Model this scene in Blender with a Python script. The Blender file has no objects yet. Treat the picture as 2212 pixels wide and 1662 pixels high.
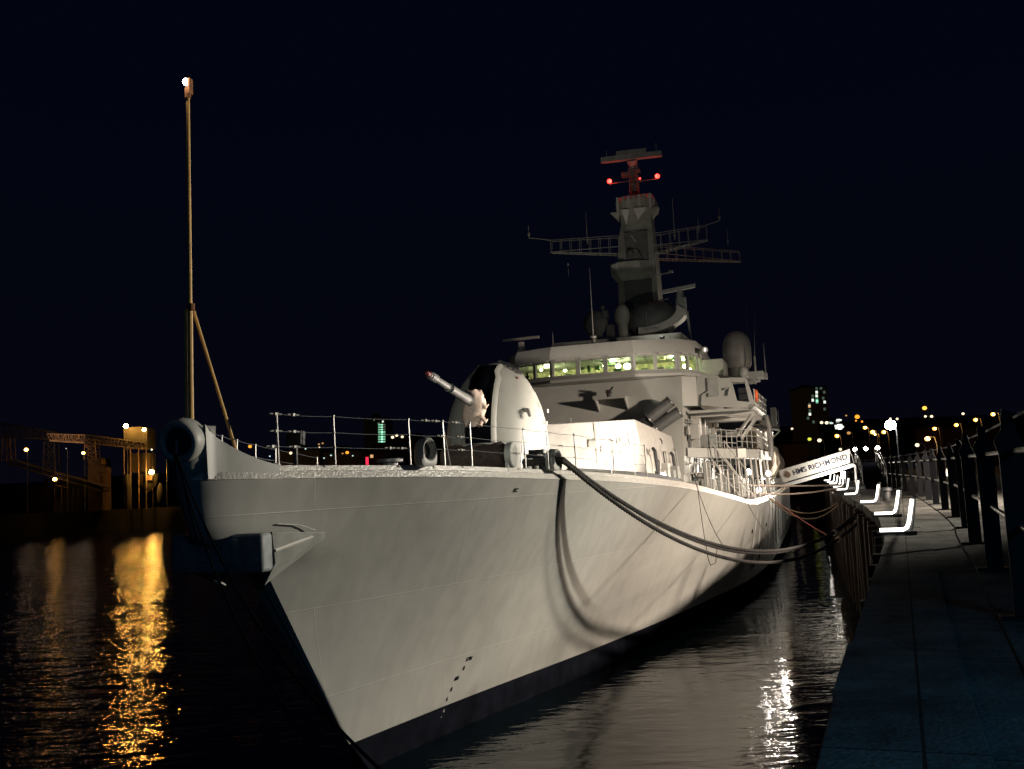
import bpy, bmesh, math, random
from mathutils import Vector, Matrix
random.seed(7)
R = math.radians
SC = bpy.context.scene
COL = SC.collection

# ------------------------------------------------------------------ camera
EYE = Vector((0, 0, 6.85))
PITCH = math.atan(209 / 2147.0)
ROLL = R(2.7)
fwd = Vector((0, math.cos(PITCH), math.sin(PITCH)))
right = Vector((1, 0, 0)); upv = right.cross(fwd)
rr = right * math.cos(ROLL) - upv * math.sin(ROLL)
uu = right * math.sin(ROLL) + upv * math.cos(ROLL)
cd = bpy.data.cameras.new('camera'); cam = bpy.data.objects.new('camera', cd); COL.objects.link(cam)
M = Matrix((rr, uu, -fwd)).transposed().to_4x4(); M.translation = EYE
cam.matrix_world = M
cd.sensor_width = 36; cd.lens = 2147.0 / 2212 * 36; cd.clip_end = 6000; cd.clip_start = .1
SC.camera = cam

# ------------------------------------------------------------------ world, view
w = bpy.data.worlds.new('World'); SC.world = w; w.use_nodes = True
nt = w.node_tree; bg = nt.nodes['Background']
tc = nt.nodes.new('ShaderNodeTexCoord'); sp = nt.nodes.new('ShaderNodeSeparateXYZ')
cr = nt.nodes.new('ShaderNodeValToRGB')
nt.links.new(tc.outputs['Generated'], sp.inputs[0]); nt.links.new(sp.outputs['Z'], cr.inputs[0])
cr.color_ramp.elements[0].position = 0.0; cr.color_ramp.elements[0].color = (.0016, .0018, .0044, 1)
cr.color_ramp.elements[1].position = .35; cr.color_ramp.elements[1].color = (.0006, .0013, .0050, 1)
nt.links.new(cr.outputs[0], bg.inputs[0]); bg.inputs[1].default_value = 1.0
SC.view_settings.view_transform = 'Standard'; SC.view_settings.look = 'None'
SC.view_settings.exposure = 0; SC.view_settings.gamma = 1
SC.cycles.use_denoising = True
SC.cycles.sample_clamp_indirect = 3.0
SC.cycles.max_bounces = 5
SC.cycles.caustics_reflective = False; SC.cycles.caustics_refractive = False


def light(kind, loc, power, color=(1, 1, 1), radius=.1, target=None, angle=60, blend=.5, name='lamp_light'):
    l = bpy.data.lights.new(name, kind); l.energy = power; l.color = color; l.shadow_soft_size = radius
    o = bpy.data.objects.new(name, l); COL.objects.link(o); o.location = loc
    if kind == 'SPOT':
        l.spot_size = R(angle); l.spot_blend = blend
        o.rotation_euler = (Vector(target) - Vector(loc)).to_track_quat('-Z', 'Y').to_euler()
    return o


# ship frame: t to port, u aft, z up
TH = R(17); AX = Vector((math.sin(TH), math.cos(TH))); NP = Vector((math.cos(TH), -math.sin(TH))); S0 = Vector((-4.3, 24.4))


def SW(t, u, z):
    q = S0 + AX * u + NP * t
    return Vector((q.x, q.y, z))


FLOOD = Vector((24.5, 33.5, 11.4))
light('SPOT', FLOOD, 54000, (1.0, .82, .66), .5, (9.3, 44, -3), 113, 1.0, 'quay_floodlight')
light('SPOT', (23.5, 28.5, 12.3), 31500, (1.0, .91, .76), .25, SW(.5, 1, 7.5), 62, .8, 'second_quay_floodlight')
light('SPOT', (5.0, -1.5, 9.5), 1400, (.10, .44, .80), .4, (4.3, 2.6, 5.2), 80, .9, 'walkway_lamp_light')
light('POINT', (6, -6, 11), 620, (.12, .42, .85), .4, name='street_lamp_light')

# ------------------------------------------------------------------ materials
MATS = {}


def mat(name, col, rough=.55, metal=0, noise=.12, scale=3.0, bump=0.0, bscale=30, emit=None, estr=0, stretch=None, spec=.5):
    if name in MATS: return MATS[name]
    m = bpy.data.materials.new(name); m.use_nodes = True; n = m.node_tree; b = n.nodes['Principled BSDF']
    b.inputs['Roughness'].default_value = rough; b.inputs['Metallic'].default_value = metal
    b.inputs['Specular IOR Level'].default_value = spec
    t = n.nodes.new('ShaderNodeTexCoord'); ns = n.nodes.new('ShaderNodeTexNoise')
    ns.inputs['Scale'].default_value = scale; ns.inputs['Detail'].default_value = 7
    if stretch:
        mp = n.nodes.new('ShaderNodeMapping'); mp.inputs['Scale'].default_value = stretch
        n.links.new(t.outputs['Object'], mp.inputs[0]); n.links.new(mp.outputs[0], ns.inputs[0])
    else:
        n.links.new(t.outputs['Object'], ns.inputs[0])
    r = n.nodes.new('ShaderNodeValToRGB')
    r.color_ramp.elements[0].position = .3; r.color_ramp.elements[1].position = .7
    r.color_ramp.elements[0].color = tuple(c * (1 - noise) for c in col) + (1,)
    r.color_ramp.elements[1].color = tuple(min(1, c * (1 + noise)) for c in col) + (1,)
    n.links.new(ns.outputs[0], r.inputs[0]); n.links.new(r.outputs[0], b.inputs['Base Color'])
    if bump:
        n2 = n.nodes.new('ShaderNodeTexNoise'); n2.inputs['Scale'].default_value = bscale; n2.inputs['Detail'].default_value = 5
        n.links.new(t.outputs['Object'], n2.inputs[0])
        bp = n.nodes.new('ShaderNodeBump'); bp.inputs['Strength'].default_value = bump; bp.inputs['Distance'].default_value = .02
        n.links.new(n2.outputs[0], bp.inputs['Height']); n.links.new(bp.outputs[0], b.inputs['Normal'])
    if emit:
        b.inputs['Emission Color'].default_value = tuple(emit) + (1,); b.inputs['Emission Strength'].default_value = estr
    MATS[name] = m
    return m


GREY = mat('ship_grey_paint', (.34, .345, .32), .48, noise=.07, scale=1.3, bump=.08, bscale=6)
GREYD = mat('weathered_grey_paint', (.25, .26, .245), .6, noise=.2, scale=2.5, bump=.1, bscale=9)  # also gives the anchor flukes their shaded tone
GREYP = mat('pale_grey_paint', (.42, .41, .38), .45, noise=.1, scale=3)
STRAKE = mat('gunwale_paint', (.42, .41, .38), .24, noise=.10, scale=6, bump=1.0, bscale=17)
DECK = mat('deck_paint', (.05, .055, .06), .8, noise=.3, scale=4)
BLACKP = mat('black_paint', (.007, .008, .012), .9, noise=.3, scale=2, spec=0)
DARK = mat('dark_steel', (.03, .032, .036), .5, noise=.3, scale=5)
WHITE = mat('white_paint', (.72, .70, .66), .4, noise=.06, scale=4)
CANVAS = mat('brown_canvas', (.035, .022, .018), .9, noise=.5, scale=9, bump=.6, bscale=12)
CREAM = mat('cream_canvas', (.66, .52, .44), .85, noise=.12, scale=7, bump=.8, bscale=10)
BUFF = mat('buff_varnish', (.62, .38, .12), .45, noise=.18, scale=4, stretch=(3, 3, .6))  # buff wood tone with orange sodium light put into the colour
RED = mat('red_paint', (.10, .008, .008), .5, noise=.1)
ORANGE = mat('orange_plastic', (.8, .14, .03), .6, noise=.1)
ROPE = mat('dark_rope', (.022, .020, .019), .9, noise=.35, scale=14, bump=.9, bscale=26)
ROPEW = mat('pale_rope', (.62, .50, .42), .85, noise=.15, scale=20)
CONC = None
STEEL = mat('galvanised_steel', (.45, .44, .42), .38, metal=.6, noise=.1, scale=8)
RUST = mat('rust', (.22, .09, .03), .9, noise=.4, scale=6)


def emis(name, col, s):
    if name in MATS: return MATS[name]
    m = mat(name, (.8, .8, .8), .4, emit=col, estr=s); return m


# hull: paint with plate seams, weld beads and rust streaks
def hull_material():
    m = bpy.data.materials.new('hull_plating'); m.use_nodes = True; n = m.node_tree; L = n.links; b = n.nodes['Principled BSDF']
    t = n.nodes.new('ShaderNodeTexCoord'); s = n.nodes.new('ShaderNodeSeparateXYZ'); c = n.nodes.new('ShaderNodeCombineXYZ')
    L.new(t.outputs['Object'], s.inputs[0]); L.new(s.outputs['Y'], c.inputs[0]); L.new(s.outputs['Z'], c.inputs[1])
    # slight skew so butts lean with the stem
    br = n.nodes.new('ShaderNodeTexBrick'); br.offset = .37; br.squash = 1
    br.inputs['Scale'].default_value = 1; br.inputs['Mortar Size'].default_value = .012; br.inputs['Mortar Smooth'].default_value = .6
    br.inputs['Brick Width'].default_value = 7.3; br.inputs['Row Height'].default_value = 2.15
    br.inputs['Color1'].default_value = (.345, .345, .32, 1); br.inputs['Color2'].default_value = (.325, .328, .305, 1)
    br.inputs['Mortar'].default_value = (.40, .40, .37, 1)
    sk = n.nodes.new('ShaderNodeMath'); sk.operation = 'MULTIPLY_ADD'; sk.inputs[1].default_value = .55
    L.new(s.outputs['Z'], sk.inputs[0]); L.new(s.outputs['Y'], sk.inputs[2]); L.new(sk.outputs[0], c.inputs[0])
    L.new(c.outputs[0], br.inputs[0])
    ns = n.nodes.new('ShaderNodeTexNoise'); ns.inputs['Scale'].default_value = .55; ns.inputs['Detail'].default_value = 8
    L.new(t.outputs['Object'], ns.inputs[0])
    mr = n.nodes.new('ShaderNodeMapRange'); mr.inputs[1].default_value = .3; mr.inputs[2].default_value = .7; mr.inputs[3].default_value = .95; mr.inputs[4].default_value = 1.04
    L.new(ns.outputs[0], mr.inputs[0])
    # runs of dirt, mostly up and down
    mp = n.nodes.new('ShaderNodeMapping'); mp.inputs['Scale'].default_value = (1.6, 1.6, .12)
    n3 = n.nodes.new('ShaderNodeTexNoise'); n3.inputs['Scale'].default_value = 1.5; n3.inputs['Detail'].default_value = 6
    L.new(t.outputs['Object'], mp.inputs[0]); L.new(mp.outputs[0], n3.inputs[0])
    m3 = n.nodes.new('ShaderNodeMapRange'); m3.inputs[1].default_value = .35; m3.inputs[2].default_value = .62; m3.inputs[3].default_value = .9; m3.inputs[4].default_value = 1.0
    L.new(n3.outputs[0], m3.inputs[0])
    mu = n.nodes.new('ShaderNodeMath'); mu.operation = 'MULTIPLY'; L.new(mr.outputs[0], mu.inputs[0]); L.new(m3.outputs[0], mu.inputs[1])
    mx = n.nodes.new('ShaderNodeVectorMath'); mx.operation = 'SCALE'; L.new(br.outputs['Color'], mx.inputs[0]); L.new(mu.outputs[0], mx.inputs['Scale'])
    L.new(mx.outputs[0], b.inputs['Base Color'])
    b.inputs['Roughness'].default_value = .5
    b1 = n.nodes.new('ShaderNodeBump'); b1.inputs['Strength'].default_value = .35; b1.inputs['Distance'].default_value = .02
    L.new(br.outputs['Fac'], b1.inputs['Height'])
    n4 = n.nodes.new('ShaderNodeTexNoise'); n4.inputs['Scale'].default_value = .9; n4.inputs['Detail'].default_value = 2
    L.new(t.outputs['Object'], n4.inputs[0])
    b2 = n.nodes.new('ShaderNodeBump'); b2.inputs['Strength'].default_value = .5; b2.inputs['Distance'].default_value = .055
    L.new(n4.outputs[0], b2.inputs['Height']); L.new(b1.outputs[0], b2.inputs['Normal']); L.new(b2.outputs[0], b.inputs['Normal'])
    return m


HULL = hull_material()


# ------------------------------------------------------------------ mesh builder
class MB:
    def __init__(s): s.v = []; s.f = []; s.X = Matrix.Identity(4)

    def add(s, vs, fs):
        o = len(s.v); s.v += [tuple(s.X @ Vector(p)) for p in vs]; s.f += [tuple(i + o for i in f) for f in fs]; return s

    def box(s, c, d, rot=(0, 0, 0), taper=1.0):
        from mathutils import Euler
        E = Euler(rot).to_matrix(); a, b, h = d[0] / 2, d[1] / 2, d[2] / 2; vs = []
        for z in (-1, 1):
            k = taper if z > 0 else 1
            for x, y in ((-1, -1), (1, -1), (1, 1), (-1, 1)):
                vs.append(Vector(c) + E @ Vector((x * a * k, y * b * k, z * h)))
        return s.add(vs, [(3, 2, 1, 0), (4, 5, 6, 7), (0, 1, 5, 4), (1, 2, 6, 5), (2, 3, 7, 6), (3, 0, 4, 7)])

    def hexa(s, b4, t4):  # four bottom, four top
        return s.add(list(b4) + list(t4), [(3, 2, 1, 0), (4, 5, 6, 7), (0, 1, 5, 4), (1, 2, 6, 5), (2, 3, 7, 6), (3, 0, 4, 7)])

    def prism(s, poly, off):  # polygon points (3d) extruded by vector
        n = len(poly); off = Vector(off); vs = [Vector(p) for p in poly] + [Vector(p) + off for p in poly]
        return s.add(vs, [tuple(range(n))[::-1], tuple(range(n, 2 * n))] + [(i, (i + 1) % n, n + (i + 1) % n, n + i) for i in range(n)])

    def tube(s, pts, r, n=8, cap=True):
        pts = [Vector(p) for p in pts]; rs = r if isinstance(r, (list, tuple)) else [r] * len(pts); vs = []; fs = []
        prev = None
        for i, p in enumerate(pts):
            d = (pts[min(i + 1, len(pts) - 1)] - pts[max(i - 1, 0)])
            d = d.normalized() if d.length > 1e-9 else Vector((0, 0, 1))
            if prev is None:
                a = d.cross(Vector((0, 0, 1)))
                if a.length < .05: a = d.cross(Vector((1, 0, 0)))
            else:
                a = prev - d * prev.dot(d)
            a.normalize(); prev = a; b = d.cross(a)
            for k in range(n):
                an = 2 * math.pi * k / n; vs.append(p + (a * math.cos(an) + b * math.sin(an)) * rs[i])
        for i in range(len(pts) - 1):
            for k in range(n):
                fs.append((i * n + k, i * n + (k + 1) % n, (i + 1) * n + (k + 1) % n, (i + 1) * n + k))
        if cap: fs += [tuple(range(n))[::-1], tuple(range((len(pts) - 1) * n, len(pts) * n))]
        return s.add(vs, fs)

    def cyl(s, a, b, r, n=16, r2=None):
        return s.tube([a, b], [r, r if r2 is None else r2], n)

    def ell(s, c, r, n=16, m=10, z0=-1, z1=1):
        vs = []; fs = []; c = Vector(c)
        for j in range(m + 1):
            zz = z0 + (z1 - z0) * j / m; th = math.asin(max(-1, min(1, zz))); th = math.asin(max(-1, z0)) + (math.asin(min(1, z1)) - math.asin(max(-1, z0))) * j / m
            for k in range(n):
                a = 2 * math.pi * k / n; q = max(math.cos(th), 1e-3)
                vs.append(c + Vector((r[0] * q * math.cos(a), r[1] * q * math.sin(a), r[2] * math.sin(th))))
        for j in range(m):
            for k in range(n): fs.append((j * n + k, j * n + (k + 1) % n, (j + 1) * n + (k + 1) % n, (j + 1) * n + k))
        fs += [tuple(range(n))[::-1], tuple(range(m * n, (m + 1) * n))]
        return s.add(vs, fs)

    def loft(s, rings, cap=True):
        n = len(rings[0]); vs = [p for r_ in rings for p in r_]; fs = []
        for j in range(len(rings) - 1):
            for k in range(n): fs.append((j * n + k, j * n + (k + 1) % n, (j + 1) * n + (k + 1) % n, (j + 1) * n + k))
        if cap: fs += [tuple(range(n))[::-1], tuple(range((len(rings) - 1) * n, len(rings) * n))]
        return s.add(vs, fs)

    def torus(s, c, ax1, ax2, R_, r, n=24, m=8, sy=1.0):
        pts = [Vector(c) + Vector(ax1) * R_ * math.cos(2 * math.pi * i / n) + Vector(ax2) * R_ * sy * math.sin(2 * math.pi * i / n) for i in range(n)]
        nrm = Vector(ax1).cross(Vector(ax2)).normalized(); vs = []; fs = []
        for p in pts:
            d = (p - Vector(c)).normalized()
            for k in range(m):
                a = 2 * math.pi * k / m; vs.append(p + (d * math.cos(a) + nrm * math.sin(a)) * r)
        for i in range(n):
            for k in range(m): fs.append((i * m + k, i * m + (k + 1) % m, ((i + 1) % n) * m + (k + 1) % m, ((i + 1) % n) * m + k))
        return s.add(vs, fs)

    def build(s, name, material, parent=None, smooth=35, label=None, bevel=0):
        me = bpy.data.meshes.new(name); me.from_pydata(s.v, [], s.f); me.update()
        bm = bmesh.new(); bm.from_mesh(me); bmesh.ops.recalc_face_normals(bm, faces=bm.faces); bm.to_mesh(me); bm.free()
        if smooth:
            me.polygons.foreach_set('use_smooth', [True] * len(me.polygons)); me.set_sharp_from_angle(angle=R(smooth))
        me.materials.append(material); o = bpy.data.objects.new(name, me); COL.objects.link(o)
        if parent: o.parent = parent
        if label: o['label'] = label
        if bevel:
            bv = o.modifiers.new('bevel', 'BEVEL'); bv.width = bevel; bv.segments = 2; bv.limit_method = 'ANGLE'
        return o


def thing(name, label, cat, loc=(0, 0, 0), rz=0, group=None):
    o = bpy.data.objects.new(name, None); COL.objects.link(o); o.location = loc; o.rotation_euler = (0, 0, rz)
    o['label'] = label; o['category'] = cat
    if group: o['group'] = group
    return o


def tag(o, label, cat, group=None):
    o['label'] = label; o['category'] = cat
    if group: o['group'] = group
    return o


def copy_tree(o, parent=None):
    c = o.copy(); COL.objects.link(c); c.parent = parent
    for ch in list(o.children): copy_tree(ch, c)
    return c


def catenary(a, b, sag, n=24):
    a = Vector(a); b = Vector(b)
    return [a.lerp(b, i / n) + Vector((0, 0, -4 * sag * (i / n) * (1 - i / n))) for i in range(n + 1)]


ORD = ['first', 'second', 'third', 'fourth', 'fifth', 'sixth', 'seventh', 'eighth', 'ninth', 'tenth', 'eleventh', 'twelfth', 'thirteenth', 'fourteenth',
       'fifteenth', 'sixteenth', 'seventeenth', 'eighteenth', 'nineteenth', 'twentieth', 'twenty-first', 'twenty-second', 'twenty-third', 'twenty-fourth', 'twenty-fifth']


# ------------------------------------------------------------------ water
def water():
    m = bpy.data.materials.new('river_water'); m.use_nodes = True; n = m.node_tree; L = n.links; b = n.nodes['Principled BSDF']
    b.inputs['Base Color'].default_value = (.003, .006, .008, 1); b.inputs['Roughness'].default_value = .04; b.inputs['IOR'].default_value = 1.333
    b.inputs['Specular IOR Level'].default_value = .30
    t = n.nodes.new('ShaderNodeTexCoord')
    # lulls close to the quay and ship, chop out on the river
    mp = n.nodes.new('ShaderNodeMapping'); mp.inputs['Rotation'].default_value = (0, 0, R(-6)); mp.inputs['Scale'].default_value = (.47, 1.0, 1)
    L.new(t.outputs['Object'], mp.inputs[0])
    a = n.nodes.new('ShaderNodeTexNoise'); a.inputs['Scale'].default_value = .75; a.inputs['Detail'].default_value = 3; a.inputs['Distortion'].default_value = .4
    c = n.nodes.new('ShaderNodeTexNoise'); c.inputs['Scale'].default_value = 2.9; c.inputs['Detail'].default_value = 3.2
    L.new(mp.outputs[0], a.inputs[0]); L.new(mp.outputs[0], c.inputs[0])
    s = n.nodes.new('ShaderNodeSeparateXYZ'); L.new(t.outputs['Object'], s.inputs[0])
    mr = n.nodes.new('ShaderNodeMapRange'); mr.inputs[1].default_value = 0; mr.inputs[2].default_value = -12; mr.inputs[3].default_value = .05; mr.inputs[4].default_value = .20
    L.new(s.outputs['X'], mr.inputs[0])
    mad = n.nodes.new('ShaderNodeMath'); mad.operation = 'MULTIPLY_ADD'; mad.inputs[1].default_value = .32
    L.new(c.outputs[0], mad.inputs[0]); L.new(a.outputs[0], mad.inputs[2])
    hm = n.nodes.new('ShaderNodeMath'); hm.operation = 'MULTIPLY'; L.new(mad.outputs[0], hm.inputs[0]); L.new(mr.outputs[0], hm.inputs[1])
    bp = n.nodes.new('ShaderNodeBump'); bp.inputs['Strength'].default_value = 1; bp.inputs['Distance'].default_value = 1.0
    L.new(hm.outputs[0], bp.inputs['Height']); L.new(bp.outputs[0], b.inputs['Normal'])
    return m


g = MB(); g.add([(-1500, -200, 0), (1500, -200, 0), (1500, 2500, 0), (-1500, 2500, 0)], [(0, 1, 2, 3)])
o = g.build('water', water(), smooth=0); o['kind'] = 'structure'


# ------------------------------------------------------------------ quay
def concrete(name, col, streak=(1, 1, 1)):
    m = bpy.data.materials.new(name); m.use_nodes = True; n = m.node_tree; L = n.links; b = n.nodes['Principled BSDF']
    t = n.nodes.new('ShaderNodeTexCoord'); mp = n.nodes.new('ShaderNodeMapping'); mp.inputs['Scale'].default_value = streak; L.new(t.outputs['Object'], mp.inputs[0])
    a = n.nodes.new('ShaderNodeTexNoise'); a.inputs['Scale'].default_value = 1.1; a.inputs['Detail'].default_value = 10; a.inputs['Roughness'].default_value = .7
    v = n.nodes.new('ShaderNodeTexNoise'); v.inputs['Scale'].default_value = 26; v.inputs['Detail'].default_value = 6
    L.new(mp.outputs[0], a.inputs[0]); L.new(mp.outputs[0], v.inputs[0])
    r = n.nodes.new('ShaderNodeValToRGB'); r.color_ramp.elements[0].position = .32; r.color_ramp.elements[1].position = .68
    r.color_ramp.elements[0].color = tuple(x * .28 for x in col) + (1,); r.color_ramp.elements[1].color = tuple(x * 1.6 for x in col) + (1,)
    ad = n.nodes.new('ShaderNodeMath'); ad.operation = 'MULTIPLY_ADD'; ad.inputs[1].default_value = .35; L.new(v.outputs[0], ad.inputs[0])
    sb = n.nodes.new('ShaderNodeMath'); sb.operation = 'SUBTRACT'; sb.inputs[1].default_value = .17; L.new(a.outputs[0], sb.inputs[0]); L.new(sb.outputs[0], ad.inputs[2])
    L.new(ad.outputs[0], r.inputs[0]); L.new(r.outputs[0], b.inputs['Base Color']); b.inputs['Roughness'].default_value = .95; b.inputs['Specular IOR Level'].default_value = .08
    bp = n.nodes.new('ShaderNodeBump'); bp.inputs['Strength'].default_value = .9; bp.inputs['Distance'].default_value = .035
    L.new(v.outputs[0], bp.inputs['Height']); L.new(bp.outputs[0], b.inputs['Normal'])
    if streak == (1, 1, 1):  # poured slabs with open joints
        mq = n.nodes.new('ShaderNodeMapping'); mq.inputs['Rotation'].default_value = (0, 0, R(21)); L.new(t.outputs['Object'], mq.inputs[0])
        bk = n.nodes.new('ShaderNodeTexBrick'); bk.inputs['Scale'].default_value = 1; bk.inputs['Brick Width'].default_value = 2.1; bk.inputs['Row Height'].default_value = 3.1; bk.inputs['Mortar Size'].default_value = .012; bk.offset = .0
        bk.inputs['Color1'].default_value = (1, 1, 1, 1); bk.inputs['Color2'].default_value = (.72, .74, .76, 1); bk.inputs['Mortar'].default_value = (.15, .15, .15, 1); L.new(mq.outputs[0], bk.inputs[0])
        mm = n.nodes.new('ShaderNodeMix'); mm.data_type = 'RGBA'; mm.blend_type = 'MULTIPLY'; mm.inputs[0].default_value = 1; L.new(r.outputs[0], mm.inputs[6]); L.new(bk.outputs['Color'], mm.inputs[7]); L.new(mm.outputs[2], b.inputs['Base Color'])
    return m


CONC = concrete('worn_concrete', (.075, .075, .07)); CONCW = concrete('wet_quay_masonry', (.04, .032, .026), (1, 1, .15))
EDGE = [(-3.2, -8), (-.35, 0), (1.6, 5.6), (3.5, 10.5), (5.4, 15.3), (8.1, 22.1), (11.5, 32), (14.8, 43.1), (17.9, 54.5), (21.2, 66), (24.4, 77), (30, 96), (45, 149), (62, 215), (90, 330)]
ZQ = 5.2
g = MB(); nE = len(EDGE); vs = []
for x, y in EDGE: vs += [(x, y, ZQ), (x, y, -1), (x + 400, y - 40, ZQ)]
fs = []
top = []
for i in range(nE - 1):
    fs.append((3 * i, 3 * i + 3, 3 * i + 5, 3 * i + 2))
g.add(vs, fs); o = g.build('pavement', CONC, smooth=0); o['kind'] = 'structure'
g = MB()
for i in range(nE - 1):
    (x, y), (x2, y2) = EDGE[i], EDGE[i + 1]
    g.add([(x, y, ZQ - .28), (x2, y2, ZQ - .28), (x2, y2, -1), (x, y, -1)], [(0, 1, 2, 3)])
tag(g.build('quay_wall', CONCW, smooth=0), 'dark stained masonry wall of the quay rising out of the water', 'quay wall')
# coping stones: individually cut, slightly uneven
def edge_at(s):
    acc = 0
    for i in range(nE - 1):
        a = Vector(EDGE[i]); b = Vector(EDGE[i + 1]); l = (b - a).length
        if acc + l >= s: d = (b - a) / l; return a + d * (s - acc), d
        acc += l
    return Vector(EDGE[-1]), d


g = MB(); s = 0
while s < 150:
    ln = 2.4 + random.uniform(-.25, .35); p, d = edge_at(s); q, d2 = edge_at(s + ln - .03); nn = Vector((d.y, -d.x)); n2 = Vector((d2.y, -d2.x))
    o1 = random.uniform(-.02, .03); h = .012 + random.uniform(0, .012)
    P = [p - nn * o1 - nn * .06, q - n2 * o1 - n2 * .06, q + n2 * .85, p + nn * .85]
    g.hexa([(a.x, a.y, ZQ - .28) for a in P], [(a.x, a.y, ZQ + h) for a in P]); s += ln
tag(g.build('coping', CONC, bevel=.012), 'worn concrete coping along the edge of the quay beside the water', 'coping')
# low kerb and raised footway strip on the landward side
g = MB(); FENCE = [(2.0, 2.5), (4.2, 8), (7.6, 16.3), (9.4, 20.9), (11.1, 24.9), (13.4, 31), (18.2, 44.5), (20.6, 52), (24.5, 64.7), (28.4, 77.7), (33, 95), (40, 125), (52, 180)]


def fence_at(s):
    acc = 0
    for i in range(len(FENCE) - 1):
        a = Vector(FENCE[i]); b = Vector(FENCE[i + 1]); l = (b - a).length
        if acc + l >= s: d = (b - a) / l; return a + d * (s - acc), d
        acc += l
    return Vector(FENCE[-1]), d


pts = [fence_at(s_) for s_ in range(-0, 180, 3)]
for i in range(len(pts) - 1):
    (p, d), (q, e) = pts[i], pts[i + 1]; n1 = Vector((d.y, -d.x)); n2 = Vector((e.y, -e.x))
    P = [p - n1 * .28, q - n2 * .28, q + n2 * 3, p + n1 * 3]
    g.hexa([(a.x, a.y, ZQ + .002) for a in P], [(a.x, a.y, ZQ + .022) for a in P])
o = g.build('footpath', CONC, smooth=0, bevel=.01); o['kind'] = 'structure'
# drain cover
g = MB(); g.cyl((4.9, 9.1, ZQ + .02), (4.9, 9.1, ZQ + .045), .3, 24); tag(g.build('manhole_cover', DARK), 'round dark iron cover let into the footpath behind the railing', 'manhole cover')

# timber fenders down the wall
FEND = mat('wet_timber', (.035, .02, .012), .7, noise=.5, scale=3, stretch=(4, 4, .4), bump=.7, bscale=10)
proto = None; k = 0; s = 24
while s < 120:
    p, d = edge_at(s); z = math.atan2(d.y, d.x)
    if proto is None:
        f = MB(); f.box((0, .16, 2.3), (.3, .3, 5.2)); proto = f.build('timber_fender', FEND, bevel=.03); o = proto
    else:
        o = proto.copy(); COL.objects.link(o)
    o.location = (p.x, p.y, 0); o.rotation_euler = (R(random.uniform(-1, 1)), 0, z); tag(o, 'upright timber fender on the dark quay wall under the row of lamps', 'fender', 'timber fenders on the quay wall')
    s += 2.6 + random.uniform(-.2, .3); k += 1

# ------------------------------------------------------------------ fence
fen = thing('railing', 'tall dark steel railing of finned posts and tube rails along the quay', 'railing')
FINM = mat('dark_blue_steel', (.004, .0045, .006), .5, metal=0, spec=.12, noise=.2, scale=4)
f = MB(); f.prism([(-.14, 0, 0), (.09, 0, 0), (.09, 0, 1.78), (.04, 0, 1.9), (.0, 0, 2.1), (-.09, 0, 2.14), (-.11, 0, 1.93), (-.19, 0, 1.8), (-.15, 0, 1.68)], (0, .05, 0))
f.box((-.03, .025, .02), (.5, .22, .04))
pm = f.build('post', FINM, fen, bevel=.006); first = True; s = 8.3
while s < 178:
    p, d = fence_at(s); o = pm if first else pm.copy()
    if not first: COL.objects.link(o); o.parent = fen
    first = False; o.location = (p.x, p.y, ZQ + .02); o.rotation_euler = (0, 0, math.atan2(d.y, d.x) - math.pi / 2)
    s += 5.0 if s < 60 else 4.2
    if s > 150: break
for zz in (.95, 1.72):
    f = MB(); f.tube([(fence_at(q)[0].x, fence_at(q)[0].y, ZQ + zz) for q in range(5, 175, 3)], .032, 8); f.build('rail', STEEL, fen)
f = MB(); f.tube([(fence_at(q)[0].x + .06, fence_at(q)[0].y, ZQ + 2.08) for q in range(5, 175, 3)], .018, 6); f.build('top_wire', DARK, fen)

# ------------------------------------------------------------------ lamps on the quay edge
TUBE = emis('fluorescent_tube', (1.0, .93, .84), 4.5); LW = (1.0, .9, .78)
ql = [(8.9, 22.8), (11.5, 30.5), (14.5, 40.9), (18, 53.2), (21.2, 64.2), (23.6, 72.5), (25.6, 79), (28.2, 88), (31, 98), (34, 110)]
root = thing('quay_lamp', 'nearest of the white tube lamps on the quay edge, bent like an L', 'lamp', group='tube lamps along the quay edge')
f = MB(); f.tube([(-.60, -.02, .13), (-.1, -.0, .13), (-.02, 0, .17), (.03, .02, .28), (.14, .08, .80)], .042, 10); f.build('tube', TUBE, root)
f = MB(); f.box((-.32, .05, .05), (.7, .16, .07)); f.box((.06, .06, .05), (.26, .22, .09)); f.tube([(.06, .1, .05), (.13, .13, .32), (.21, .18, .80)], .03, 8); f.box((.2, .16, .85), (.1, .1, .07)); f.build('bracket', DARK, root, bevel=.01)
for i, (x, y) in enumerate(ql):
    o = root if i == 0 else copy_tree(root)
    e = min(((edge_at(q / 4)[0] - Vector((x, y))).length, q / 4) for q in range(0, 560))[1]; p, d = edge_at(e)
    nn = Vector((d.y, -d.x)); p = p + nn * .45
    o.location = (p.x, p.y, ZQ + .02); o.rotation_euler = (0, 0, math.atan2(d.y, d.x) - math.pi / 2)
    if i == 1: tag(o, 'second nearest white tube lamp on the quay edge', 'lamp', 'tube lamps along the quay edge')
    elif i: tag(o, '%s white tube lamp along the quay edge counted from the camera' % ORD[i], 'lamp', 'tube lamps along the quay edge')
    light('POINT', (p.x - nn.x * .5, p.y - nn.y * .5, ZQ + .7), 2 if i < 5 else 40, LW, .12)

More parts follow.
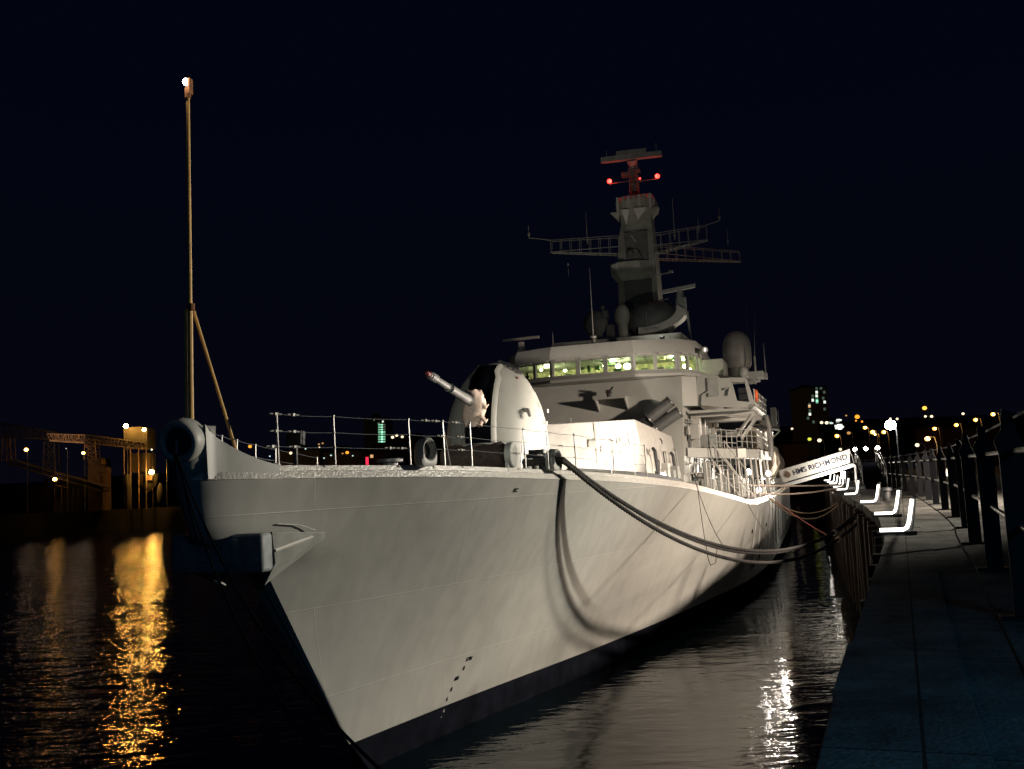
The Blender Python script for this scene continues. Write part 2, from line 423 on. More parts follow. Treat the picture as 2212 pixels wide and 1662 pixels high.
# powerful floodlight under the gangway
fl = thing('floodlight', 'fierce white floodlight at the quay edge under the gangway', 'floodlight', (*SW(12.9, 56.5, 0).xy, ZQ))
f = MB(); f.box((0, 0, .2), (.5, .4, .4)); f.cyl((0, 0, .4), (0, 0, .75), .05); f.box((.08, 0, .98), (.18, .6, .46)); f.build('housing', DARK, fl, bevel=.02)
f = MB(); f.box((-.16, 0, .98), (.30, .56, .42)); f.build('lens', emis('flood_lens', (1, .95, .88), 60), fl, bevel=.05); fl.rotation_euler = (0, 0, -TH)
light('SPOT', SW(12.5, 56.3, 6.3), 7000, (1, .87, .72), .2, SW(3, 41, 11.5), 74, .6)
light('POINT', SW(12.1, 56.9, 6.1), 420, (1, .92, .8), .15)

# ================================================================== THE SHIP (local x = t to port, y = u aft, z up)
def interp(x, xs, ys):
    if x <= xs[0]: return ys[0]
    for i in range(len(xs) - 1):
        if x <= xs[i + 1]: k = (x - xs[i]) / (xs[i + 1] - xs[i]); return ys[i] * (1 - k) + ys[i + 1] * k
    return ys[-1]


def smooth_tab(xs, ys):  # monotone cubic resample
    n = len(xs); d = [(ys[i + 1] - ys[i]) / (xs[i + 1] - xs[i]) for i in range(n - 1)]
    m = [d[0]] + [0 if d[i - 1] * d[i] <= 0 else 2 * d[i - 1] * d[i] / (d[i - 1] + d[i]) for i in range(1, n - 1)] + [d[-1]]

    def f(x):
        x = max(xs[0], min(xs[-1], x))
        for i in range(n - 1):
            if x <= xs[i + 1]: break
        h = xs[i + 1] - xs[i]; t = (x - xs[i]) / h
        return (2 * t**3 - 3 * t * t + 1) * ys[i] + (t**3 - 2 * t * t + t) * h * m[i] + (-2 * t**3 + 3 * t * t) * ys[i + 1] + (t**3 - t * t) * h * m[i + 1]
    return f


HD = smooth_tab([0, 1.4, 2.6, 5.7, 10.1, 13.1, 16.7, 21.4, 25, 31.4, 38.4, 55, 90, 132], [.38, 1.25, 1.88, 3.3, 4.5, 5.15, 5.9, 6.72, 7.15, 7.65, 7.95, 8.0, 7.8, 6.6])
HW = smooth_tab([0, 5, 13.8, 24.3, 38, 50, 90, 126], [0.03, 1.09, 3.2, 5.25, 7.2, 7.7, 7.6, 6.0])
ZD = smooth_tab([-7, -4, -.7, 3.7, 6.7, 10.3, 15, 18.6, 25, 32, 60, 126], [7.42, 7.37, 7.3, 7.14, 7.03, 6.86, 6.56, 6.27, 5.75, 5.3, 5.2, 5.2])
us = lambda z: -5.85 * (z - .8) / 6.6


def usn(z):  # stem profile with the overhanging head above the anchor
    if z <= 5.4: return us(z)
    k = min(1, (z - 5.4) / .75); k = k * k * (3 - 2 * k)
    return us(z) * (1 - k) + k * (-5.95 - .36 * max(0, z - 6.15))


def hb(u, z):
    if z > 5.4:
        L = us(z) + 1.9; n_ = usn(z)
        if u < L:
            w_ = hb0(L, z); sl = (hb0(L + .2, z) - w_) / .2; a = max(-.12, .5 - sl * (L - n_) / w_); x = min(1, max(0, (L - u) / (L - n_)))
            return max(.02, w_ * math.sqrt(1 - x) * (1 + a * x))
    return hb0(u, z)


def hb0(u, z):
    v = max(-.2, (z - .8) / (ZD(u) - .8)); d = max(0, u - us(z)); a = HW(d); b = HD(d)
    return a + (b - a) * min(v, 1.02)**1.35 if v > 0 else a * (1 + v * .35)


ship = thing('warship', 'large grey frigate moored bow-on beside the quay, floodlit from the shore', 'warship', (S0.x, S0.y, 0), -TH)
DS = [0, .03, .1, .25, .45, .7, 1.0, 1.5, 2.1, 2.9, 3.8, 4.8, 6, 7.4, 9, 11, 13, 15.5, 18, 21, 24, 27, 30, 33, 36, 40, 45, 50, 58, 66, 76, 88, 100, 112, 124, 131]
LV = [0, .06, .14, .24, .34, .44, .54, .62, .68, .71, .74, .77, .80, .83, .87, .92, .96, 1.0]


def hpt(d, v, sd, zk=-.27):
    z = .8 + v * 6.3; u = 0
    for _ in range(5):
        u = usn(z) + d * (126 - usn(z)) / 131.0; z = .8 + v * (ZD(u) + zk - .8)
    return (sd * (hb(u, z) if d > 0 else .02), u, z)


g = MB()
for sd in (1, -1):
    vs = [hpt(d, v, sd) for d in DS for v in LV]; n = len(LV)
    g.add(vs, [(i * n + j, (i + 1) * n + j, (i + 1) * n + j + 1, i * n + j + 1) for i in range(len(DS) - 1) for j in range(n - 1)])
a = [hpt(DS[-1], v, 1) for v in LV]; b = [hpt(DS[-1], v, -1) for v in LV][::-1]; g.add(a + b, [tuple(range(len(a) + len(b)))])
g.build('hull', HULL, ship, smooth=50)
g = MB()
for sd in (1, -1):
    vs = []
    for d in DS:
        for z in (.8, .4, 0, -.6):
            u = us(z) + d * (126 - us(z)) / 131.0; vs.append((sd * (hb(u, .8) + (z - .8) * .12 * min(1, d) + .004) if d > 0 else sd * .02, u, z))
    g.add(vs, [(i * 4 + j, (i + 1) * 4 + j, (i + 1) * 4 + j + 1, i * 4 + j + 1) for i in range(len(DS) - 1) for j in range(3)])
g.build('boot_topping', BLACKP, ship, smooth=50)
# gunwale strake: leans in, catches the light
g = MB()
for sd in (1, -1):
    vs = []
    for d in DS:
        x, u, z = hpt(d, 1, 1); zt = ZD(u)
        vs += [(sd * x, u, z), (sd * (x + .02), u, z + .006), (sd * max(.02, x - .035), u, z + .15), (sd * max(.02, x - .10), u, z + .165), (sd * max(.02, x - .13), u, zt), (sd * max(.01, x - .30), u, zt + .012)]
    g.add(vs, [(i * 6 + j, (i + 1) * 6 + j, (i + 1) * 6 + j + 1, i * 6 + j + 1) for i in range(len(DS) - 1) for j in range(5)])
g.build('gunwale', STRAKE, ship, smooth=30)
g = MB(); vs = []
for d in DS:
    x, u, z = hpt(d, 1, 1); vs += [(max(.01, x - .26), u, ZD(u) - .01), (-max(.01, x - .26), u, ZD(u) - .01)]
g.add(vs, [(2 * i, 2 * i + 2, 2 * i + 3, 2 * i + 1) for i in range(len(DS) - 1)])
g.build('deck', DECK, ship, smooth=0)

# bow bulwark rising to the stem
g = MB(); prof = [(-4.7, 0.0), (-4.95, .06), (-5.2, .14), (-5.45, .25), (-5.7, .39), (-5.9, .53), (-6.05, .66), (-6.15, .76)]
for sd in (1, -1):
    vs = []
    for u, h in prof:
        z0 = ZD(u); b0 = max(hb(u, z0 - .05) - .12, .44); k = h * .18
        vs += [(sd * b0, u - 0, z0 - .25), (sd * (b0 - k * .1), u - h * .06, z0 + h), (sd * (b0 - k * .1 - .06), u - h * .06, z0 + h + .01), (sd * (b0 - .08), u, z0 - .25)]
    n = 4; g.add(vs, [(i * n + j, (i + 1) * n + j, (i + 1) * n + (j + 1) % n, i * n + (j + 1) % n) for i in range(len(prof) - 1) for j in range(n)])
g.build('bulwark', GREY, ship, smooth=40)
# stem head casting with round opening (bullring)
g = MB(); C0 = Vector((.02, -6.42, 7.86)); e1 = Vector((1, .12, 0)).normalized(); e2 = Vector((0, -.18, 1)).normalized(); nn = e1.cross(e2).normalized()
rings = []
for k, (rad, off) in enumerate([(.25, .02), (.26, -.04), (.29, -.10), (.335, -.12), (.38, -.09), (.41, -.01), (.42, .10), (.41, .30)]):
    rings.append([C0 + e1 * rad * math.cos(2 * math.pi * i / 28) + e2 * rad * math.sin(2 * math.pi * i / 28) + nn * -off for i in range(28)])
if nn.y > 0: pass
rings = [[C0 + (p - C0) for p in r_] for r_ in rings]
n = 28
g.add([p for r_ in rings for p in r_], [(j * n + k, j * n + (k + 1) % n, (j + 1) * n + (k + 1) % n, (j + 1) * n + k) for j in range(len(rings) - 1) for k in range(n)])
# body under the ring down to the stem
pr = []
for z, uf, w_, ub in [(8.16, -6.22, .30, 0), (8.08, -6.38, .40, 0), (7.85, -6.45, .44, 0), (7.5, -6.44, .42, 0), (7.2, -6.36, .34, 0), (6.95, -6.2, .22, 0)]:
    ub = interp(z, [6.95, 7.2, 7.5, 7.85, 8.08, 8.16], [-5.6, -5.5, -5.6, -5.85, -6.02, -6.1]); we = interp(z, [6.95, 7.2, 7.5, 8.1, 8.16], [.25, .36, .43, .41, .3])
    r_ = [(-we, ub, z)]
    for k in range(15):
        a = -math.pi / 2 + math.pi * k / 14; r_.append((w_ * math.sin(a), uf + .55 * (1 - math.cos(a)), z))
    r_.append((we, ub, z)); pr.append(r_)
pg = MB(); pg.loft(pr); pg.build('stem_casting', HULL, ship, smooth=70)
g.build('stem_head', GREY, ship, smooth=60)
g = MB(); g.cyl(C0 + Vector((0, -.055, 0)), C0 + Vector((0, .0, 0)), .262, 24); g.build('fairlead_opening', DARK, ship)  # dark disc painted in for the shaded hole of the ring
g = MB(); g.cyl((.06, -6.56, 7.64), (.06, -6.56, 7.88), .025, 8); g.build('roller_pin', STEEL, ship)

# anchor on the stem: wide crown with two flukes swept back along the bow
an = MB(); an.box((.08, -5.22, 5.73), (2.02, .42, .74)); crown = an.build('anchor', mat('anchor_paint', (.22, .24, .25), .6, noise=.25, scale=5), ship, bevel=.07)
for x_, w_, h_ in ((-.05, .42, .34), (.52, .16, .5), (-.6, .16, .5)): f = MB(); f.box((x_, -5.445, 5.75), (w_, .03, h_)); f.build('pad', GREYD, crown, bevel=.02)
for sd in (1, -1):
    f = MB()
    T = Vector((sd * 1.16, -3.2, 5.98)); A_ = Vector((sd * 1.0, -5.02, 6.1)); A2 = Vector((sd * 1.02, -4.95, 5.5)); B_ = Vector((sd * .40, -4.35, 5.02))
    off = Vector((sd * .10, -.05, 0)); f.prism([A_, T, T + Vector((0, 0, -.12)), B_, A2], off); f.build('fluke', GREYD, crown, bevel=.01)  # darker grey stands in for shade on the fluke's outer face
    f = MB(); f.tube([(sd * 1.1, -5.0, 5.74), (sd * 1.2, -4.2, 5.86), (sd * 1.24, -3.75, 5.92)], [.04, .05, .03], 8); f.build('rib', GREYP, crown)
g = MB(); g.tube([(hb(u, 6.3) + .02, u, 6.28 - (u + 4.4) * .22 - .12 * abs(u + 3.9)) for u in (-4.5, -4.3, -4.0, -3.75, -3.5)], .014, 6); g.build('weld_bead', GREYP, ship)

# draught marks and small painted marks
def text(s, size, place, material, name, parent, ext=.0):
    c = bpy.data.curves.new(name, 'FONT'); c.body = s; c.size = size; c.align_x = 'CENTER'; c.align_y = 'CENTER'; c.extrude = .004; c.offset = size * .02
    tmp = bpy.data.objects.new(name, c); COL.objects.link(tmp); dg = bpy.context.evaluated_depsgraph_get(); me = bpy.data.meshes.new_from_object(tmp.evaluated_get(dg))
    COL.objects.unlink(tmp); bpy.data.objects.remove(tmp)
    o = bpy.data.objects.new(name, me); COL.objects.link(o); me.materials.clear(); me.materials.append(material)
    X, Y, P = place; X = Vector(X).normalized(); Y = (Vector(Y) - X * X.dot(Vector(Y))).normalized(); Z = X.cross(Y)
    mw = Matrix((X, Y, Z)).transposed().to_4x4(); mw.translation = P; me.transform(mw); o.parent = parent
    return o


def hull_place(u, z, sd=1, out=.012):
    p = Vector((hb(u, z), u, z)); pu = Vector((hb(u + .3, z), u + .3, z)); pz = Vector((hb(u, z + .3), u, z + .3))
    X = pu - p; Y = pz - p; return (X, Y, p + X.normalized().cross(Y.normalized()) * out)


for s_, u, z, mt_ in [('57M', 4.6, 1.98, BLACKP), ('8', 4.5, 1.74, BLACKP), ('6M', 4.3, 1.5, BLACKP), ('8', 4.2, 1.22, BLACKP), ('6', 4.1, .98, BLACKP)]:
    text(s_, .17, hull_place(u, z), mt_, 'draught_mark', ship)
for s_, u, z in [('4', 4.02, .68), ('2', 3.95, .50), ('5M', 3.9, .32), ('8', 3.85, .14)]:
    text(s_, .13, hull_place(u, z, out=.03), GREYP, 'draught_mark', ship)
text('PC', .16, hull_place(2.6, 6.62), BLACKP, 'painted_mark', ship)
# row of small scuttles/scupper marks low on the side
for u, z in [(33.5, 2.5), (35.5, 2.2), (37.6, 2.45), (40, 2.7), (36.2, 1.5), (38.6, 1.8), (33, 3.6), (41, 3.5)]:
    X, Y, P = hull_place(u, z); f = MB(); f.box(P, (.06, .26, .2)); f.build('scupper', BLACKP, ship)

# ---------------------------------------------------------------- jackstaff
g = MB(); g.tube([(0, -6.02, 8.1), (0.0, -6.0, 10.45)], .052, 10); g.tube([(.0, -6.0, 10.45), (.02, -5.99, 14.6)], [.045, .035], 10)
js = g.build('jackstaff', BUFF, ship)
g = MB(); g.tube([(-.09, -6.04, 8.1), (-.09, -6.02, 10.4)], .035, 8); g.build('strut', BUFF, js)
g = MB(); g.tube([(.03, -5.95, 10.4), (.35, -4.95, 7.45)], .032, 8); g.build('stay', BUFF, js)
g = MB(); g.cyl((.02, -5.99, 10.36), (.02, -5.99, 10.5), .07, 10); g.cyl((.02, -5.99, 14.55), (.02, -5.99, 14.75), .06, 10); g.box((.07, -5.99, 14.78), (.05, .12, .3)); g.build('collar', RUST, js)
g = MB(); g.ell((.0, -6.02, 14.87), (.055, .055, .07)); g.build('lamp', emis('jack_lamp', (1, .88, .74), 60), js)
light('POINT', SW(-.02, -6.15, 14.9), 12, (1, .8, .6), .06)

# ---------------------------------------------------------------- foredeck guard rails
def edge_pt(u, sd=1, inn=.16): return Vector((sd * (hb(u, ZD(u)) - inn), u, ZD(u)))


def stanchion(u, sd, h=1.0, brace=0, r=.021):
    p = edge_pt(u, sd); q = p + Vector((-sd * .02, 0, h)); f = MB(); f.tube([p, q], r, 8); f.ell(q, (.034, .034, .034), 8, 5)
    for k in (.36, .66): f.ell(p.lerp(q, k), (.032, .032, .035), 8, 5)
    if brace: f.tube([p.lerp(q, .97), p + Vector((-sd * .0, brace, 0))], .014, 6)
    f.build('stanchion', STEEL, ship)


SU = [-4.7, -3.4, -1.55, -.55, .4, 2.75, 3.95, 5.6, 8.3, 11.0]
for i, u in enumerate(SU): stanchion(u, 1, 1.02, .35 if u in (-.55,) else (-.45 if u in (2.75, 8.3) else 0))
for u in [-5.0, -4.0, -3.0, -1.8, -.6, .8, 2.4, 4.2, 6.2, 8.4]: stanchion(u, -1, 1.02)
for sd, us_l in ((1, SU), (-1, [-5.0, -4.0, -3.0, -1.8, -.6, .8, 2.4, 4.2, 6.2, 8.4])):
    for k in (.36, .66, .99):
        pts = []
        for i in range(len(us_l) - 1):
            if sd == 1 and us_l[i] == -.55: pass
            a = edge_pt(us_l[i], sd) + Vector((-sd * .02 * k, 0, 1.02 * k)); b = edge_pt(us_l[i + 1], sd) + Vector((-sd * .02 * k, 0, 1.02 * k)); pts += catenary(a, b, .018, 5)[:-1]
        pts.append(b); f = MB(); f.tube(pts, .0065, 5); f.build('guard_wire', mat('guard_wire_steel', (.14, .15, .16), .5, noise=.1), ship)
# bottle screws on the wires
for u, k in [(-4.95, .36), (-4.85, .66), (-4.85, .99), (-4.45, .36), (-4.45, .66), (-4.45, .99), (-1.2, .99), (-.25, .99), (-.9, .99), (-1.9, .36), (-2.2, .36), (-.1, .36), (-.1, .66), (-.75, .66), (2.2, .36), (3.4, .36), (4.6, .66), (8.7, .66), (8.0, .99)]:
    p = edge_pt(u) + Vector((-.02 * k, 0, 1.02 * k)); q = edge_pt(u + .26) + Vector((-.02 * k, 0, 1.02 * k)); f = MB(); f.tube([p, q], .019, 8); f.box(p.lerp(q, .5), (.05, .09, .05)); f.build('bottle_screw', STEEL, ship)


# closed fairleads standing on the edge
def fairlead(u, sd=1, h=.62, w_=.50):
    c = edge_pt(u, sd, .14); T_ = (edge_pt(u + .3, sd) - edge_pt(u - .3, sd)).normalized(); Z_ = Vector((0, 0, 1)); N_ = T_.cross(Z_).normalized() * sd; N_ = N_ if N_.x * sd > 0 else -N_
    def arch(rw, rh, off, base):
        pts = []
        for i in range(25):
            a = math.pi * (i / 24.0); sx = abs(math.cos(a))**.75 * (1 if math.cos(a) > 0 else -1); pts.append(c + T_ * rw * sx + Z_ * (base + (rh - base) * math.sin(a)**.6) + N_ * off)
        return pts
    def oval(rw, rh, off, zc):
        return [c + T_ * rw * math.cos(2 * math.pi * i / 28) + Z_ * (zc + rh * math.sin(2 * math.pi * i / 28)) + N_ * off for i in range(28)]
    def outer(rw, off, zc, rh):
        pts = []
        for i in range(28):
            a = 2 * math.pi * i / 28; x = math.cos(a); y = math.sin(a)
            if y < 0: pts.append(c + T_ * rw * (1 + .12 * -y) * (1 if x > 0 else -1) * abs(x)**.35 + Z_ * (zc + y * (zc + .04)) + N_ * off)
            else: pts.append(c + T_ * rw * x + Z_ * (zc + rh * y) + N_ * off)
        return pts
    zc = h * .5; hw = w_ / 2; rings = [outer(hw * .86, -.16, zc, h * .44), outer(hw * .97, -.12, zc, h * .49), outer(hw, .0, zc, h * .5), outer(hw * .97, .10, zc, h * .49), oval(hw * .86, h * .42, .135, zc + .01), oval(hw * .72, h * .35, .11, zc + .01), oval(hw * .62, h * .29, .0, zc), oval(hw * .62, h * .29, -.16, zc)]
    f = MB(); f.loft(rings, cap=False); n = 28; f.f.append(tuple(range(n)))
    o_ = f.build('fairlead', GREY, ship, smooth=60)
    f = MB(); f.loft([oval(hw * .6, h * .28, -.02, zc), oval(hw * .6, h * .28, -.05, zc)]); f.build('shadowed_throat', mat('stained_throat', (.09, .085, .08), .8, noise=.4, scale=8), o_)  # dark plug paints the shade inside the fairlead
    return c + Z_ * zc, N_


FL1, _ = fairlead(-1.13); FL2, NF2 = fairlead(4.25, h=.56, w_=.5); fairlead(-1.1, -1); fairlead(4.2, -1)
for t_, u, l in [(2.9, 6.8, 1.4)]:
    f = MB(); f.box((t_, u, ZD(u) + .05), (.3, l, .1))
    for s_ in (-.3, .3): f.cyl((t_, u + s_ * l, ZD(u)), (t_, u + s_ * l, ZD(u) + .42), .13, 14); f.cyl((t_, u + s_ * l, ZD(u) + .42), (t_, u + s_ * l, ZD(u) + .47), .17, 14)
    f.build('bollard', GREYD, ship)
for t_, u in [(-1.9, 7.2)]:
    f = MB(); f.cyl((t_, u, ZD(u)), (t_, u, ZD(u) + .5), .36, 18); f.cyl((t_, u, ZD(u) + .5), (t_, u, ZD(u) + .62), .26, 18); f.cyl((t_, u, ZD(u) + .62), (t_, u, ZD(u) + .75), .42, 18); f.build('capstan', DARK, ship, bevel=.02)
# canvas covered hose reel/winch
f = MB(); rings = []
for i in range(15):
    k = i / 14; x = .55 + 1.95 * k; rr_ = .33 * (1 + .06 * math.sin(i * 2.1)) * (.82 if i in (0, 14) else 1)
    rings.append([(x, 5.6 + rr_ * math.cos(a * math.pi / 8) * 1.1, 7.62 + rr_ * math.sin(a * math.pi / 8) * (1.1 if a < 9 else 1.3) + .04 * math.sin(i * 1.3 + a)) for a in range(16)])
f.loft(rings); f.build('canvas_cover', CANVAS, ship, smooth=60)
f = MB(); f.box((1.1, 4.9, 7.2), (2.0, .5, .16)); f.box((2.6, 5.7, 7.3), (.1, .8, .6)); f.cyl((2.55, 5.6, 7.62), (2.75, 5.6, 7.62), .37, 16); f.build('winch', GREYD, ship, bevel=.02)
f = MB(); f.box((3.05, 7.6, 7.36), (1.0, .6, .6)); f.box((2.9, 7.6, 7.72), (.5, .4, .14)); f.build('locker', GREYD, ship, bevel=.03)
# V shaped breakwater abaft the winches
f = MB()
for sd in (1, -1):
    f.hexa([(0, 7.6, 6.95), (0, 7.7, 6.95), (sd * 5.1, 12.3, 6.65), (sd * 5.1, 12.2, 6.65)], [(0, 7.3, 7.42), (0, 7.38, 7.42), (sd * 5.1, 12.0, 6.98), (sd * 5.1, 11.9, 6.98)])
f.build('breakwater', GREY, ship, smooth=0)
f = MB(); f.tube([(3.2, 10.2, 7.1), (4.4, 12.6, 6.95), (5.3, 16, 6.75), (5.7, 19, 6.5)], .12, 10); f.build('stowed_boom', mat('dark_grey_boom', (.12, .13, .14), .5), ship)

# ---------------------------------------------------------------- gun
GU = 12.6
def sell(hw, hl, z, n=40, p=2.1, u0=0):
    pts = []
    for i in range(n):
        a = 2 * math.pi * i / n; c, s_ = math.cos(a), math.sin(a)
        pts.append((hw * abs(c)**(2 / p) * (1 if c >= 0 else -1), GU + u0 + hl * abs(s_)**(2 / p) * (1 if s_ >= 0 else -1), z))
    return pts


f = MB(); f.loft([sell(1.98, 2.35, z_, p=2.2) for z_ in (6.6, 7.25)] + [sell(1.9, 2.28, 7.3, p=2.2)])
tur = f.build('gun_turret', GREY, ship, smooth=50)
prof = [(7.30, 1.80, 2.25, 0), (7.9, 1.81, 2.26, 0), (8.5, 1.79, 2.22, 0), (9.1, 1.71, 2.15, .02), (9.6, 1.58, 2.03, .06), (10.05, 1.40, 1.88, .1), (10.45, 1.17, 1.68, .16), (10.78, .93, 1.45, .22), (11.02, .66, 1.15, .26), (11.16, .38, .8, .3), (11.22, .12, .3, .3)]
f = MB(); f.loft([sell(hw, hl, z, p=2.1, u0=u0) for z, hw, hl, u0 in prof]); f.build('gunshield', GREY, tur, smooth=55)
def prof_at(z): return tuple(interp(z, [p_[0] for p_ in prof], [p_[k] for p_ in prof]) for k in (1, 2, 3))
# embrasure: raised cheeks either side of a black sheet painting the slot's shade over the front and crown
def front_pt(t_, z, out=0):
    hw, hl, u0 = prof_at(z); c = min(.999, abs(t_) / hw)**(2.1 / 2); s_ = math.sqrt(max(0, 1 - c * c)); return Vector((t_, GU + u0 - hl * s_**(2 / 2.1) - out, z + out * .5))
zs = [8.2, 8.6, 9.0, 9.4, 9.8, 10.2, 10.5, 10.75, 10.95, 11.05]
f = MB(); vs = []
for z in zs:
    for t_ in (-.5, -.25, 0, .25, .5): vs.append(front_pt(t_ * (1 if z < 10.7 else .8), z, .03))
f.add(vs, [(i * 5 + j, i * 5 + j + 1, (i + 1) * 5 + j + 1, (i + 1) * 5 + j) for i in range(len(zs) - 1) for j in range(4)]); f.build('embrasure', BLACKP, tur, smooth=60)
for sd in (1, -1):
    f = MB(); ring = []
    for z in zs:
        t_ = sd * .56 * (1 if z < 10.7 else .8); a = front_pt(t_, z, -.05); b = front_pt(t_ * .82, z, -.02)
        ring.append([a, front_pt(t_ * 1.15, z, .01), front_pt(t_ * 1.0, z, .10), front_pt(t_ * .88, z, .10), b])
    f.loft(ring); f.build('cheek', GREY, tur, smooth=40)
# barrel
B0 = Vector((0, 10.2, 9.55)); B1 = Vector((0, 6.1, 10.22)); bd = (B1 - B0).normalized(); Lb = (B1 - B0).length
f = MB(); ks = [(0, .17), (.30, .165), (.31, .145), (.58, .135), (.585, .155), (.60, .155), (.605, .11), (.86, .095), (.87, .135), (.97, .13), (.975, .10), (1.0, .10)]
f.tube([B0.lerp(B1, k) for k, r_ in ks], [r_ for k, r_ in ks], 18); f.build('barrel', mat('barrel_grey', (.11, .11, .11), .6, noise=.15, scale=5), tur, smooth=30)
f = MB(); f.cyl(B0.lerp(B1, .995), B0.lerp(B1, 1.04), .095, 16, .07); f.ell(B0.lerp(B1, 1.04), (.07, .05, .07), 10, 6); f.build('muzzle_cover', RED, tur)
f = MB(); f.cyl(B0.lerp(B1, .58) , B0.lerp(B1, .60), .165, 16); f.build('barrel_band', BLACKP, tur)
# crumpled canvas bag
random.seed(11); f = MB(); rings = []
for i in range(19):
    k = i / 18; z = 9.98 - 1.18 * k; rt = .30 + .10 * math.sin(k * math.pi) ; ru = .30 - .06 * k; cu = 10.0 + .12 * k; ct = .02 + .05 * math.sin(k * 5)
    rings.append([(ct + rt * math.cos(a * math.pi / 14) * (1 + .07 * math.sin(a * 1.9 + i * .8)) , cu + ru * math.sin(a * math.pi / 14) * (1 + .08 * math.sin(a * 2.7 + i * 1.1)) - .05, z + .05 * math.sin(a * 1.1 + i)) for a in range(28)])
f.loft(rings); f.tube([(.3, 9.9, 9.6), (.5, 9.95, 9.38), (.56, 10.0, 9.5)], [.09, .07, .02], 8); f.tube([(.3, 9.9, 9.1), (.47, 9.95, 8.9), (.52, 10.0, 9.0)], [.09, .07, .02], 8); f.build('blast_bag', CREAM, tur, smooth=60)
f = MB(); c = Vector((1.55, 11.35, 9.28)); f.tube([c + Vector((-.2, .2, .08)), c + Vector((.06, -.05, 0)), c + Vector((.12, -.08, -.22))], [.07, .09, .06], 10); f.build('vent_cowl', GREYP, tur)
for z, t_, u in [(10.52, .98, 12.2), (10.30, 1.12, 12.6)]:
    f = MB(); f.box((t_, u, z), (.12, .4, .1), (0, -.7, 0)); f.build('red_patch', RED, tur)
f = MB(); f.tube([(.3, 12.0, 11.2), (.75, 12.2, 11.0), (1.05, 12.5, 10.72)], .03, 6); f.tube([(.3, 12.2, 11.26), (.75, 12.4, 11.06), (1.05, 12.7, 10.78)], .03, 6)
for k in range(5): f.box((.35 + k * .16, 12.15 + k * .07, 11.2 - k * .1), (.05, .3, .05))
f.build('hand_rail', DARK, tur)
f = MB(); f.cyl((1.0, 9.95, 7.75), (1.0, 9.55, 7.72), .17, 18); f.box((1.0, 9.98, 7.75), (.5, .12, .5)); f.torus((1.0, 9.54, 7.72), (1, 0, 0), (0, 0, 1), .15, .03, 18, 6); f.build('fan_housing', GREYP, tur)
f = MB(); f.cyl((1.0, 9.52, 7.72), (1.0, 9.50, 7.72), .12, 16); f.build('fan_opening', BLACKP, tur)
f = MB(); f.box((.05, 10.18, 7.95), (.28, .05, .2)); f.build('plate', RUST, tur)
for t_, z in [(1.86, 9.35), (1.80, 8.9)]:
    f = MB(); f.box((t_, 12.9, z), (.04, .2, .12)); f.build('latch', GREYP, tur)

f = MB(); f.cyl((.9, -3.75, 7.36), (.9, -3.75, 7.8), .05, 10); f.box((.9, -3.72, 7.95), (.34, .2, .3), (-.15, 0, 0)); f.build('deck_floodlight', DARK, ship, bevel=.02)
light('SPOT', SW(3.2, 33.5, 14.6), 420, (1, .96, .80), .15, SW(.3, 46.5, 20.5), 70, .8, 'mast_floodlight')  # unseen lamp added on the bridge roof to brighten the mast
f = MB(); f.cyl((3.2, 33.7, 13.9), (3.2, 33.7, 14.4), .04, 8); f.box((3.2, 33.65, 14.5), (.26, .2, .22), (.4, 0, 0)); f.build('mast_floodlight', DARK, ship, bevel=.02)  # made-up housing for the added mast light
# ---------------------------------------------------------------- missile silo
f = MB(); f.hexa([(-4.4, 19.6, 6.2), (4.35, 19.6, 6.2), (4.45, 29.6, 5.55), (-4.45, 29.6, 5.55)], [(-3.7, 20.0, 9.28), (3.78, 20.0, 9.24), (3.95, 29.6, 8.78), (-3.9, 29.6, 8.8)])
silo = f.build('missile_silo', GREYP, ship, smooth=0, bevel=.03)
for t_ in (2.95, 3.47):
    f = MB(); f.torus((t_, 19.94, 8.78), (1, 0, 0), (0, .1, 1), .15, .035, 22, 8); f.cyl((t_, 19.95, 8.78), (t_, 19.9, 8.78), .07, 12); f.build('hose_reel', GREYP, silo)
    f = MB(); f.tube([(t_, 19.88, 8.6), (t_ + .03, 19.84, 8.3), (t_ + .06, 19.82, 8.2)], .02, 6); f.build('hose', DARK, silo)
random.seed(3)
for k in range(9):
    t_ = 1.9 + random.random() * 2.0; z = 7.35 + random.random() * 1.2; f = MB(); f.box((t_, 19.78 - .05, z), (random.choice([.3, .14, .05]), .06, random.choice([.05, .2, .3]))); f.build('fitting', random.choice([GREYD, GREYP, GREYD]), silo)
f = MB(); f.box((2.1, 19.75, 8.2), (.02, .05, 1.9)); f.box((3.75, 19.72, 7.9), (.025, .05, 1.6)); f.build('cable', GREYD, silo)
f = MB()
for t_ in (-2.7, -.9, .9, 2.7):
    for u in (21.5, 24, 26.5): f.box((t_, u, 9.27 - (u - 20) * .047), (1.3, 1.6, .12))
f.build('hatch', GREYD, silo, bevel=.03)
# side of the silo: lockers, pipes, cabinets
for k in range(7):
    u = 20.7 + k * 1.25; h = random.uniform(.5, 1.5); w_ = random.uniform(.2, .4); f = MB(); z0 = 6.1 - (u - 20) * .06; f.box((4.35 + w_ / 2, u, z0 + h / 2 + .1), (w_, random.uniform(.4, .9), h)); f.build('locker', random.choice([GREYD, GREYP, GREY]), silo, bevel=.02)
for k in range(8):
    u = 20.4 + k * 1.1; f = MB(); z1 = random.uniform(7.3, 8.5); f.tube([(4.5, u, 6.0), (4.32, u, z1), (4.2, u + .3, z1 + .12)], random.choice([.03, .05, .08]), 8); f.build('pipe', random.choice([GREYP, DARK, GREYD]), silo)
f = MB(); f.cyl((4.7, 21.2, 7.95), (4.8, 20.9, 8.0), .12, 14, .17); f.tube([(4.6, 21.3, 7.9), (4.5, 21.4, 6.5)], .03, 6); f.build('signal_lamp', GREYP, silo)
